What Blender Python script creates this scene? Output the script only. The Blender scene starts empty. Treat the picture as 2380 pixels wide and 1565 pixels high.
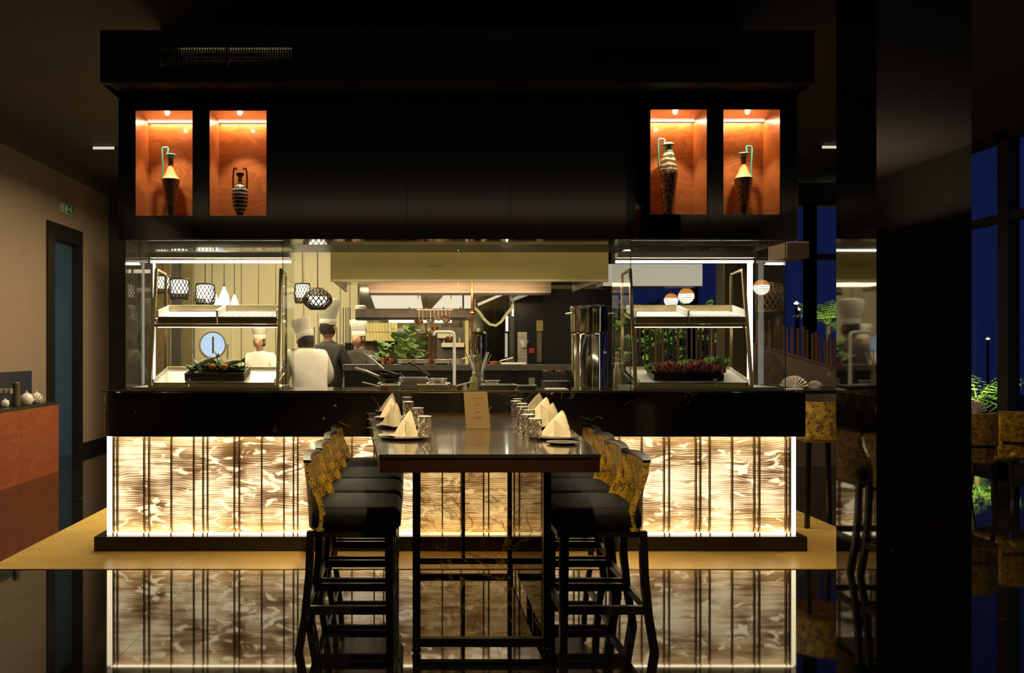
import bpy, math, random
from mathutils import Vector, Matrix
random.seed(7)
PI = math.pi
S = bpy.context.scene
C = S.collection
F, CX, CY, H = 1950.0, 965.0, 815.0, 1.45

# ------------------------------------------------ camera
cd = bpy.data.cameras.new('camera'); cam = bpy.data.objects.new('camera', cd); C.objects.link(cam)
cam.location = (0, 0, H); cam.rotation_euler = (PI/2, 0, 0)
cd.sensor_width = 36; cd.lens = 36*F/2380
cd.shift_x = (1190-CX)/2380; cd.shift_y = (CY-782.5)/2380
S.camera = cam
# ------------------------------------------------ world: blue hour sky
w = bpy.data.worlds.new('dusk'); S.world = w; w.use_nodes = True
bg = w.node_tree.nodes['Background']; bg.inputs[0].default_value = (.07, .11, .62, 1); bg.inputs[1].default_value = .078
S.view_settings.view_transform = 'Standard'; S.view_settings.look = 'None'
S.view_settings.exposure = 0.0; S.view_settings.gamma = 1; S.view_settings.use_curve_mapping = False
S.cycles.transparent_max_bounces = 32
S.cycles.max_bounces = 10

def area(name, loc, sx, sy, power, col=(1, .8, .5), rot=(0, 0, 0), spread=PI):
    l = bpy.data.lights.new(name, 'AREA'); l.shape = 'RECTANGLE'; l.size = sx; l.size_y = sy
    l.energy = power; l.color = col; l.spread = spread
    o = bpy.data.objects.new(name, l); o.location = loc; o.rotation_euler = rot; C.objects.link(o); return o
def spot(name, loc, power, ang=60, col=(1, .78, .5), rot=(0, 0, 0), blend=.6, r=.03):
    l = bpy.data.lights.new(name, 'SPOT'); l.energy = power; l.color = col; l.spot_size = math.radians(ang)
    l.spot_blend = blend; l.shadow_soft_size = r
    o = bpy.data.objects.new(name, l); o.location = loc; o.rotation_euler = rot; C.objects.link(o); return o
# kitchen ceiling light, dining room downlights, added fill lights
area('kitchen_light', (-1.9, 9.9, 3.5), 2.4, 3.2, 260, (1, .82, .48))
area('kitchen_light_2', (1.6, 10.9, 3.4), 2.2, 1.6, 30, (1, .8, .5))
area('hood_light_front', (.45, 8.3, 2.10), 2.0, .5, 26, (1, .76, .48))
area('hood_light_back', (.1, 10.6, 2.45), 2.0, .5, 30, (1, .82, .56))
area('pass_light', (.35, 6.80, 3.15), 4.2, .12, 46, (1, .80, .45), (math.radians(14), 0, 0))
area('ceiling_fill', (1.1, -3.9, 3.2), 11.4, 2.0, 300, (1, .80, .58), (PI, 0, 0))  # unseen uplight added to brighten the ceiling that polished stone mirrors
area('hood_inner_fill', (.45, 8.0, 2.11), 2.0, .04, 3.6, (1, .56, .30), (math.radians(80), 0, 0))  # added warm fill that brightens the hood rear plate
area('pass_fill', (.3, 6.45, 2.22), 2.3, .1, 16, (1, .84, .6))  # added fill for bright top edges on the pass items
spot('table_fill', (.3, 2.3, 3.98), 520, 42, (1, .76, .42), (math.radians(37), 0, 0), .8, .05)  # added fill from the front that brightens the napkins
for i, (x, y, p) in enumerate([(-3.0, 2.5, 12), (-1.2, 0.6, 26), (1.6, 0.4, 26), (4.6, 1.2, 26), (-2.4, -1.6, 40), (2.4, -1.6, 40), (5.6, 4.2, 16)]):
    spot('dining_fill_%d' % i, (x, y, 3.98), p, 150, (1, .74, .46), (0, 0, 0), .8, .04)  # unseen spots added as dim ambient fill
for i, (x, y, p, a) in enumerate([(.16, 4.2, 380, 16), (.50, 4.2, 380, 16), (.05, 5.3, 420, 17), (.60, 5.3, 420, 17), (-3.6, 8.6, 5, 110), (-3.7, 11.3, 9, 120), (-3.4, 6.5, 3, 110), (.3, 4.6, 60, 50),
                                 (5.4, 7.6, 150, 70), (3.5, 6.6, 120, 60), (3.9, 9.4, 70, 80)]):
    spot('downlight_%d' % i, (x, y, 3.98), p, a, (1, .74, .42))

# ------------------------------------------------ materials
def nt(m): return m.node_tree.nodes, m.node_tree.links
def mat(name, col=(.5, .5, .5), rough=.5, metal=0, ior=1.5, em=None, es=0, var=None, vs=8, bump=0, bs=40, stretch=(1, 1, 1), coat=0, alpha=1):
    m = bpy.data.materials.new(name); m.use_nodes = True; N, L = nt(m)
    b = N['Principled BSDF']
    b.inputs['Base Color'].default_value = (*col, 1); b.inputs['Roughness'].default_value = rough
    b.inputs['Metallic'].default_value = metal; b.inputs['IOR'].default_value = ior
    b.inputs['Coat Weight'].default_value = coat; b.inputs['Coat Roughness'].default_value = .05
    if em: b.inputs['Emission Color'].default_value = (*em, 1); b.inputs['Emission Strength'].default_value = es
    tc = N.new('ShaderNodeTexCoord'); mp = N.new('ShaderNodeMapping'); mp.inputs['Scale'].default_value = stretch
    L.new(tc.outputs['Object'], mp.inputs[0])
    n = N.new('ShaderNodeTexNoise'); n.inputs['Scale'].default_value = vs; n.inputs['Detail'].default_value = 4
    L.new(mp.outputs[0], n.inputs[0])
    v2 = var if var else tuple(c*.8 for c in col)
    r = N.new('ShaderNodeValToRGB'); r.color_ramp.elements[0].position = .35; r.color_ramp.elements[1].position = .65
    r.color_ramp.elements[0].color = (*col, 1); r.color_ramp.elements[1].color = (*v2, 1)
    L.new(n.outputs[0], r.inputs[0]); L.new(r.outputs[0], b.inputs['Base Color'])
    if bump:
        n2 = N.new('ShaderNodeTexNoise'); n2.inputs['Scale'].default_value = bs; L.new(mp.outputs[0], n2.inputs[0])
        bp = N.new('ShaderNodeBump'); bp.inputs['Strength'].default_value = bump; bp.inputs['Distance'].default_value = .01
        L.new(n2.outputs[0], bp.inputs['Height']); L.new(bp.outputs[0], b.inputs['Normal'])
    return m
def emis(name, col, s):
    m = bpy.data.materials.new(name); m.use_nodes = True; N, L = nt(m); N.clear()
    e = N.new('ShaderNodeEmission'); e.inputs[0].default_value = (*col, 1); e.inputs[1].default_value = s
    o = N.new('ShaderNodeOutputMaterial'); L.new(e.outputs[0], o.inputs[0]); return m
def glassmat(name, tint=(.97, .99, .98), ior=1.45):
    m = bpy.data.materials.new(name); m.use_nodes = True; N, L = nt(m); N.clear()
    t = N.new('ShaderNodeBsdfTransparent'); t.inputs[0].default_value = (*tint, 1)
    g = N.new('ShaderNodeBsdfGlossy'); g.inputs['Roughness'].default_value = .0
    f = N.new('ShaderNodeFresnel'); f.inputs[0].default_value = ior
    x = N.new('ShaderNodeMixShader'); o = N.new('ShaderNodeOutputMaterial')
    gm = N.new('ShaderNodeNewGeometry')   # only the outward face of a pane mirrors, the inner face just lets light out
    k = math_n(N, L, 'MULTIPLY', f.outputs[0], math_n(N, L, 'SUBTRACT', 1, gm.outputs['Backfacing']))
    L.new(k, x.inputs[0]); L.new(t.outputs[0], x.inputs[1]); L.new(g.outputs[0], x.inputs[2]); L.new(x.outputs[0], o.inputs[0])
    return m
def math_n(N, L, op, a, b=None, c=None):
    n = N.new('ShaderNodeMath'); n.operation = op
    for i, v in enumerate((a, b, c)):
        if v is None: continue
        if isinstance(v, (int, float)): n.inputs[i].default_value = v
        else: L.new(v, n.inputs[i])
    return n.outputs[0]
def veined(name, base, vein, rough, ior, scale=1.5, width=.012, amount=.55, coat=0):
    """polished black stone with a few thin veins"""
    m = bpy.data.materials.new(name); m.use_nodes = True; N, L = nt(m); b = N['Principled BSDF']
    b.inputs['Roughness'].default_value = rough; b.inputs['IOR'].default_value = ior
    tc = N.new('ShaderNodeTexCoord')
    n = N.new('ShaderNodeTexNoise'); n.inputs['Scale'].default_value = scale; n.inputs['Detail'].default_value = 5; n.inputs['Distortion'].default_value = .8
    L.new(tc.outputs['Object'], n.inputs[0])
    d = math_n(N, L, 'ABSOLUTE', math_n(N, L, 'SUBTRACT', n.outputs[0], .5))
    v = math_n(N, L, 'LESS_THAN', d, width)
    n2 = N.new('ShaderNodeTexNoise'); n2.inputs['Scale'].default_value = scale*1.7; L.new(tc.outputs['Object'], n2.inputs[0])
    g = math_n(N, L, 'GREATER_THAN', n2.outputs[0], amount)
    k = math_n(N, L, 'MULTIPLY', v, g)
    mx = N.new('ShaderNodeMix'); mx.data_type = 'RGBA'; mx.inputs[6].default_value = (*base, 1); mx.inputs[7].default_value = (*vein, 1)
    L.new(k, mx.inputs[0]); L.new(mx.outputs[2], b.inputs['Base Color']); return m
def onyx():
    """backlit stratified stone: fine wavy lines crossed by pale cloudy veins; the stone glows"""
    m = bpy.data.materials.new('backlit_onyx'); m.use_nodes = True; N, L = nt(m); b = N['Principled BSDF']
    tc = N.new('ShaderNodeTexCoord'); P = tc.outputs['Object']
    # big folds shift the strata
    mp = N.new('ShaderNodeMapping'); mp.inputs['Scale'].default_value = (1, 1, 1.3); L.new(P, mp.inputs[0])
    f1 = N.new('ShaderNodeTexNoise'); f1.inputs['Scale'].default_value = 5.0; f1.inputs['Detail'].default_value = 1.5; L.new(mp.outputs[0], f1.inputs[0])
    sp = N.new('ShaderNodeSeparateXYZ'); L.new(P, sp.inputs[0])
    z = math_n(N, L, 'ADD', sp.outputs[2], math_n(N, L, 'MULTIPLY', f1.outputs[0], .065))
    st = math_n(N, L, 'SINE', math_n(N, L, 'MULTIPLY', z, 2*PI/.0152))
    st = math_n(N, L, 'MULTIPLY_ADD', st, .5, .5)
    # irregular strata strength
    mq = N.new('ShaderNodeMapping'); mq.inputs['Scale'].default_value = (1.2, 1, 14); L.new(P, mq.inputs[0])
    n2 = N.new('ShaderNodeTexNoise'); n2.inputs['Scale'].default_value = 3.2; n2.inputs['Detail'].default_value = 3; L.new(mq.outputs[0], n2.inputs[0])
    # bright diagonal flakes
    ma = N.new('ShaderNodeMapping'); ma.inputs['Rotation'].default_value = (0, .45, 0); ma.inputs['Scale'].default_value = (4.0, 1, 10.5); L.new(P, ma.inputs[0])
    fl = N.new('ShaderNodeTexNoise'); fl.inputs['Scale'].default_value = 1.55; fl.inputs['Detail'].default_value = 2.5; fl.inputs['Distortion'].default_value = 1.1; L.new(ma.outputs[0], fl.inputs[0])
    fr = N.new('ShaderNodeValToRGB'); fr.color_ramp.elements[0].position = .52; fr.color_ramp.elements[1].position = .63; L.new(fl.outputs[0], fr.inputs[0])
    # large clouds
    cl = N.new('ShaderNodeTexNoise'); cl.inputs['Scale'].default_value = 3.4; cl.inputs['Detail'].default_value = 2; L.new(P, cl.inputs[0])
    v = math_n(N, L, 'MULTIPLY_ADD', st, .38, .13)
    v = math_n(N, L, 'ADD', v, math_n(N, L, 'MULTIPLY_ADD', n2.outputs[0], 1.3, -.56))
    v = math_n(N, L, 'ADD', v, math_n(N, L, 'MULTIPLY_ADD', cl.outputs[0], 1.9, -.90))
    v = math_n(N, L, 'MAXIMUM', v, math_n(N, L, 'MULTIPLY', fr.outputs[0], 1.02))
    rp = N.new('ShaderNodeValToRGB'); e = rp.color_ramp.elements
    e[0].position = 0; e[0].color = (.05, .02, .006, 1); e[1].position = 1; e[1].color = (1.0, .86, .53, 1)
    x = rp.color_ramp.elements.new(.35); x.color = (.27, .155, .075, 1)
    x = rp.color_ramp.elements.new(.68); x.color = (.80, .56, .29, 1)
    L.new(v, rp.inputs[0])
    L.new(rp.outputs[0], b.inputs['Emission Color']); b.inputs['Emission Strength'].default_value = ONYX
    b.inputs['Base Color'].default_value = (.34, .24, .12, 1); b.inputs['Roughness'].default_value = .35
    return m
ONYX = 1.35
M = {}
M['onyx'] = onyx()
M['granite'] = veined('black_granite', (.006, .005, .004), (.22, .16, .08), .05, 1.7, 2.2, .0012, .60)
M['slab'] = veined('black_marble_slab', (.018, .014, .009), (.42, .32, .16), .09, 1.6, 1.9, .0030, .56)
M['floor'] = veined('black_marble_floor', (.007, .006, .006), (.16, .13, .10), .035, 1.75, 1.5, .0018, .60)
M['column'] = veined('polished_dark_marble', (.012, .009, .006), (.12, .08, .04), .03, 2.3, 2.6, .0008, .64)
M['band'] = mat('cream_limestone', (.90, .60, .16), .32, var=(.80, .52, .13), vs=3, bump=.05, stretch=(1, 3, 1))
M['cream'] = mat('cream_wall', (.70, .62, .42), .35, var=(.62, .54, .36), vs=1.2)
M['olive'] = mat('olive_metal_wall', (.30, .25, .12), .25, metal=.5, var=(.22, .18, .09), vs=2)
M['taupe'] = mat('taupe_wallcovering', (.235, .165, .12), .6, var=(.21, .148, .106), vs=30, stretch=(1, 1, .1), bump=.1, bs=80)
M['dark'] = mat('dark_plaster', (.030, .024, .018), .7, var=(.022, .018, .013), vs=2)
M['ceil'] = mat('dark_ceiling_paint', (.075, .058, .042), .8, var=(.065, .05, .036), vs=1.5)
M['black'] = mat('black_lacquer', (.008, .007, .006), .28, var=(.012, .010, .008), vs=20)
M['legblack'] = mat('black_stained_wood', (.010, .008, .006), .3, var=(.016, .012, .009), vs=30, stretch=(1, 1, .1))
M['leather'] = mat('black_leather', (.006, .005, .004), .6, ior=1.3, var=(.009, .007, .006), vs=60, bump=.15, bs=300)
M['brass'] = mat('aged_brass', (.42, .30, .09), .3, metal=1, var=(.3, .2, .06), vs=20)
M['fin'] = mat('bronze_fin', (.20, .13, .045), .4, metal=.7, var=(.14, .09, .03), vs=20)
M['steel'] = mat('brushed_steel', (.70, .64, .54), .34, metal=.8, var=(.5, .47, .4), vs=6, stretch=(.2, 8, 8))
M['steelgold'] = mat('warm_steel', (.62, .50, .28), .3, metal=.9, var=(.5, .40, .2), vs=6)
M['hood'] = mat('satin_hood_steel', (.34, .27, .10), .42, metal=.55, var=(.29, .23, .085), vs=1.2)
M['whitesteel'] = mat('white_tray_enamel', (.78, .76, .74), .3, var=(.7, .68, .66), vs=8)
M['glass'] = glassmat('clear_glass')
M['sideglass'] = glassmat('side_glass', (.96, .98, .96), 1.13)
M['glassedge'] = mat('green_glass_edge', (.02, .05, .035), .1, var=(.03, .07, .05), vs=30)
M['led'] = emis('led_strip', (1, .93, .8), 4)
M['ledwarm'] = emis('warm_led_strip', (1, .84, .52), 3)
M['bulb'] = emis('spot_bulb', (1, .93, .75), 30)
M['skin'] = mat('skin', (.50, .27, .16), .5, var=(.45, .23, .13), vs=10)
M['cloth'] = mat('white_cotton', (.80, .76, .68), .8, var=(.74, .70, .62), vs=14, bump=.2, bs=30)
M['napkin'] = mat('cream_linen', (.80, .70, .48), .75, var=(.74, .64, .42), vs=14, bump=.12, bs=120)
M['darkcloth'] = mat('dark_cotton', (.035, .028, .026), .8, var=(.05, .04, .035), vs=14)
M['hair'] = mat('dark_hair', (.02, .014, .01), .6, vs=60)
M['teal'] = mat('teal_glaze', (.10, .50, .36), .2, var=(.08, .4, .3), vs=20, coat=.6)
M['darkteal'] = mat('dark_green_glaze', (.012, .07, .05), .15, var=(.01, .05, .04), vs=20, coat=.6)
M['paper'] = mat('kraft_menu_card', (.30, .205, .075), .6, var=(.28, .19, .07), vs=5)
M['ink'] = mat('faded_ink', (.19, .12, .045), .8, vs=9)
M['plate'] = mat('black_plate_glaze', (.010, .009, .008), .28, ior=1.3, var=(.018, .016, .014), vs=9)
M['bowl'] = mat('white_porcelain', (.72, .68, .60), .15, var=(.66, .62, .55), vs=9)
M['copper'] = mat('polished_copper', (.75, .32, .12), .2, metal=1, var=(.65, .26, .09), vs=9)
M['leaf'] = mat('green_leaf', (.10, .20, .04), .5, var=(.20, .34, .07), vs=12)
M['palm'] = mat('lit_palm_leaf', (.22, .34, .08), .5, var=(.34, .42, .14), vs=5)
M['radicchio'] = mat('purple_lettuce', (.30, .045, .06), .45, var=(.52, .26, .20), vs=34)
M['orange'] = mat('orange_pepper', (.8, .17, .02), .3, var=(.75, .25, .03), vs=6)
M['fish'] = mat('silver_fish', (.62, .62, .45), .3, metal=.3, var=(.22, .25, .15), vs=40)
M['crate'] = mat('dark_crate_wood', (.10, .075, .035), .6, var=(.07, .05, .025), vs=20, stretch=(.2, 1, 1))
M['slat'] = mat('timber_slat', (.24, .14, .08), .6, var=(.18, .10, .06), vs=14, stretch=(1, 1, .1))
M['parapet'] = mat('mauve_plaster', (.33, .24, .19), .7, var=(.30, .22, .17), vs=4)
M['frame'] = mat('bronze_window_frame', (.045, .035, .028), .5, var=(.035, .028, .022), vs=9)
M['doorblue'] = mat('blue_grey_door_paint', (.022, .05, .10), .5, var=(.018, .042, .085), vs=2)
M['porthole'] = emis('lit_porthole', (.62, .78, 1.0), .95)
M['shadeglow'] = emis('lit_fabric_shade', (.78, .68, .52), .62)
M['shadedim'] = emis('lit_shade_lining', (.80, .66, .46), .34)
M['lampglow'] = emis('lamp_glow', (1, .86, .62), 4.0)
M['teardrop'] = emis('glare_glow', (1, .88, .58), 9)  # glow of the added teardrops that stand for a glare
M['lampwhite'] = emis('lamp_glow_bright', (1, .90, .62), 9)
M['orangeglow'] = emis('amber_lamp_glow', (1, .33, .06), 1.1)
M['lattice'] = mat('woven_dark_metal', (.05, .04, .035), .4, metal=.6, vs=20)
M['latticebrown'] = mat('woven_brown_cane', (.30, .20, .10), .5, vs=20)
M['signgreen'] = mat('green_exit_sign', (.01, .16, .06), .4, vs=9)
M['signwhite'] = mat('white_sign_print', (.7, .8, .7), .5, vs=9)
M['red'] = mat('red_plastic', (.6, .03, .03), .4, vs=9)
M['oil'] = mat('yellow_oil', (.45, .36, .12), .15, var=(.5, .42, .18), vs=9)
M['mirror'] = mat('mirror_steel', (.50, .47, .36), .10, metal=1, var=(.44, .41, .31), vs=3)
M['tile'] = mat('glazed_yellow_tile', (.66, .55, .25), .25, var=(.5, .42, .18), vs=6, stretch=(1, 1, .2))
M['bluepaint'] = mat('dark_blue_panel', (.012, .018, .05), .4, var=(.02, .02, .03), vs=2)
M['ground'] = mat('terrace_paving', (.05, .05, .05), .7, vs=2)
M['steam'] = mat('dull_grey_steel', (.22, .20, .18), .35, metal=.8, var=(.16, .15, .13), vs=12)

def wood(name, c1, c2, rough=.3, scale=3, axis=(1, 1, 1), coat=0):
    m = bpy.data.materials.new(name); m.use_nodes = True; N, L = nt(m); b = N['Principled BSDF']
    tc = N.new('ShaderNodeTexCoord'); mp = N.new('ShaderNodeMapping'); mp.inputs['Scale'].default_value = axis; L.new(tc.outputs['Object'], mp.inputs[0])
    n = N.new('ShaderNodeTexNoise'); n.inputs['Scale'].default_value = scale; n.inputs['Detail'].default_value = 2; n.inputs['Distortion'].default_value = .5; L.new(mp.outputs[0], n.inputs[0])
    s = math_n(N, L, 'FRACT', math_n(N, L, 'MULTIPLY', n.outputs[0], 9))
    r = N.new('ShaderNodeValToRGB'); r.color_ramp.elements[0].color = (*c1, 1); r.color_ramp.elements[1].color = (*c2, 1)
    r.color_ramp.elements[0].position = .0; r.color_ramp.elements[1].position = .9
    x = r.color_ramp.elements.new(1.0); x.color = (*c1, 1)
    L.new(s, r.inputs[0]); L.new(r.outputs[0], b.inputs['Base Color'])
    b.inputs['Roughness'].default_value = rough; b.inputs['Coat Weight'].default_value = coat; b.inputs['Coat Roughness'].default_value = .06
    return m
M['wood'] = wood('swirled_orange_veneer', (.42, .13, .035), (.30, .085, .022), .3, 2.2, (1, 1, 2.2), .5)
M['sidewood'] = wood('red_brown_veneer', (.27, .06, .018), (.20, .043, .013), .4, 1.2, (1, .5, 4))
M['tabletop'] = wood('dark_table_veneer', (.060, .034, .020), (.045, .024, .014), .16, 1.5, (6, .5, 1), .6)
M['apron'] = mat('dark_brown_edge', (.050, .018, .008), .35, var=(.06, .022, .010), vs=6, stretch=(.2, 1, 1))

def brocade():
    m = bpy.data.materials.new('gold_brocade'); m.use_nodes = True; N, L = nt(m); b = N['Principled BSDF']
    tc = N.new('ShaderNodeTexCoord')
    v = N.new('ShaderNodeTexVoronoi'); v.inputs['Scale'].default_value = 100; L.new(tc.outputs['Object'], v.inputs[0])
    n = N.new('ShaderNodeTexNoise'); n.inputs['Scale'].default_value = 22; n.inputs['Detail'].default_value = 5; L.new(tc.outputs['Object'], n.inputs[0])
    s = math_n(N, L, 'ADD', math_n(N, L, 'MULTIPLY', v.outputs[0], .6), math_n(N, L, 'MULTIPLY', n.outputs[0], .9))
    r = N.new('ShaderNodeValToRGB'); e = r.color_ramp.elements
    e[0].position = .50; e[0].color = (.66, .40, .03, 1); e[1].position = .98; e[1].color = (.05, .022, .008, 1)
    x = e.new(.74); x.color = (.44, .25, .02, 1)
    L.new(s, r.inputs[0]); L.new(r.outputs[0], b.inputs['Base Color']); b.inputs['Roughness'].default_value = .55
    bp = N.new('ShaderNodeBump'); bp.inputs['Strength'].default_value = .4; bp.inputs['Distance'].default_value = .004
    L.new(s, bp.inputs['Height']); L.new(bp.outputs[0], b.inputs['Normal']); return m
M['brocade'] = brocade()
def veinglass():
    m = bpy.data.materials.new('smoked_glass_gold_veins'); m.use_nodes = True; N, L = nt(m); N.clear()
    tc = N.new('ShaderNodeTexCoord')
    n = N.new('ShaderNodeTexNoise'); n.inputs['Scale'].default_value = 3.4; n.inputs['Detail'].default_value = 6; n.inputs['Distortion'].default_value = 1.4; L.new(tc.outputs['Object'], n.inputs[0])
    d = math_n(N, L, 'ABSOLUTE', math_n(N, L, 'SUBTRACT', n.outputs[0], .5))
    r = N.new('ShaderNodeValToRGB'); r.color_ramp.elements[0].position = 0.0; r.color_ramp.elements[0].color = (1, 1, 1, 1); r.color_ramp.elements[1].position = .012; r.color_ramp.elements[1].color = (0, 0, 0, 1)
    L.new(d, r.inputs[0])
    n2 = N.new('ShaderNodeTexNoise'); n2.inputs['Scale'].default_value = 3.1; L.new(tc.outputs['Object'], n2.inputs[0])
    k = math_n(N, L, 'MULTIPLY', r.outputs[0], math_n(N, L, 'GREATER_THAN', n2.outputs[0], .50))
    k = math_n(N, L, 'MULTIPLY', k, .5)
    t = N.new('ShaderNodeBsdfTransparent'); t.inputs[0].default_value = (.78, .70, .56, 1)
    g = N.new('ShaderNodeBsdfGlossy'); g.inputs[1].default_value = .02
    f = N.new('ShaderNodeFresnel'); f.inputs[0].default_value = 1.5
    x = N.new('ShaderNodeMixShader'); L.new(f.outputs[0], x.inputs[0]); L.new(t.outputs[0], x.inputs[1]); L.new(g.outputs[0], x.inputs[2])
    df = N.new('ShaderNodeMixShader'); d1_ = N.new('ShaderNodeBsdfTranslucent'); d1_.inputs[0].default_value = (1, .72, .2, 1); d2_ = N.new('ShaderNodeBsdfDiffuse'); d2_.inputs[0].default_value = (.8, .58, .18, 1); L.new(d1_.outputs[0], df.inputs[1]); L.new(d2_.outputs[0], df.inputs[2])
    y = N.new('ShaderNodeMixShader'); L.new(k, y.inputs[0]); L.new(x.outputs[0], y.inputs[1]); L.new(df.outputs[0], y.inputs[2])
    o = N.new('ShaderNodeOutputMaterial'); L.new(y.outputs[0], o.inputs[0]); return m
M['veinglass'] = veinglass()
def pottery(name, base, line, top, z0, z1, sc=26):
    m = bpy.data.materials.new(name); m.use_nodes = True; N, L = nt(m); b = N['Principled BSDF']
    tc = N.new('ShaderNodeTexCoord')
    wv = N.new('ShaderNodeTexWave'); wv.inputs['Scale'].default_value = sc; wv.inputs['Distortion'].default_value = 9; wv.inputs['Detail'].default_value = 1.2; wv.inputs['Detail Scale'].default_value = 2.5
    L.new(tc.outputs['Object'], wv.inputs[0])
    k = math_n(N, L, 'GREATER_THAN', wv.outputs[1], .66)
    mx = N.new('ShaderNodeMix'); mx.data_type = 'RGBA'; mx.inputs[6].default_value = (*base, 1); mx.inputs[7].default_value = (*line, 1); L.new(k, mx.inputs[0])
    sp = N.new('ShaderNodeSeparateXYZ'); L.new(tc.outputs['Object'], sp.inputs[0])
    a = math_n(N, L, 'MULTIPLY', math_n(N, L, 'GREATER_THAN', sp.outputs[2], z0), math_n(N, L, 'LESS_THAN', sp.outputs[2], z1))
    m2 = N.new('ShaderNodeMix'); m2.data_type = 'RGBA'; m2.inputs[7].default_value = (*top, 1); L.new(a, m2.inputs[0]); L.new(mx.outputs[2], m2.inputs[6])
    L.new(m2.outputs[2], b.inputs['Base Color']); b.inputs['Roughness'].default_value = .2; b.inputs['Coat Weight'].default_value = .5
    return m
def banded(name, base, line, freq=60):
    m = bpy.data.materials.new(name); m.use_nodes = True; N, L = nt(m); b = N['Principled BSDF']
    tc = N.new('ShaderNodeTexCoord'); sp = N.new('ShaderNodeSeparateXYZ'); L.new(tc.outputs['Object'], sp.inputs[0])
    n = N.new('ShaderNodeTexNoise'); n.inputs['Scale'].default_value = 30; L.new(tc.outputs['Object'], n.inputs[0])
    s = math_n(N, L, 'SINE', math_n(N, L, 'ADD', math_n(N, L, 'MULTIPLY', sp.outputs[2], freq*PI), math_n(N, L, 'MULTIPLY', n.outputs[0], 5)))
    k = math_n(N, L, 'GREATER_THAN', s, .1)
    mx = N.new('ShaderNodeMix'); mx.data_type = 'RGBA'; mx.inputs[6].default_value = (*base, 1); mx.inputs[7].default_value = (*line, 1); L.new(k, mx.inputs[0])
    L.new(mx.outputs[2], b.inputs['Base Color']); b.inputs['Roughness'].default_value = .2; b.inputs['Coat Weight'].default_value = .5
    return m
M['pot1'] = pottery('ochre_figured_glaze', (.10, .055, .02), (.32, .24, .12), (.85, .62, .25), .284, .385)
M['pot3'] = banded('cream_banded_glaze', (.16, .11, .06), (.80, .70, .48), 52)
M['pot3b'] = pottery('dark_figured_glaze', (.030, .022, .014), (.50, .40, .22), (.6, .5, .3), 9, 10, 20)
M['pot2'] = banded('black_white_banded_glaze', (.02, .022, .018), (.55, .50, .38), 75)

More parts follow.
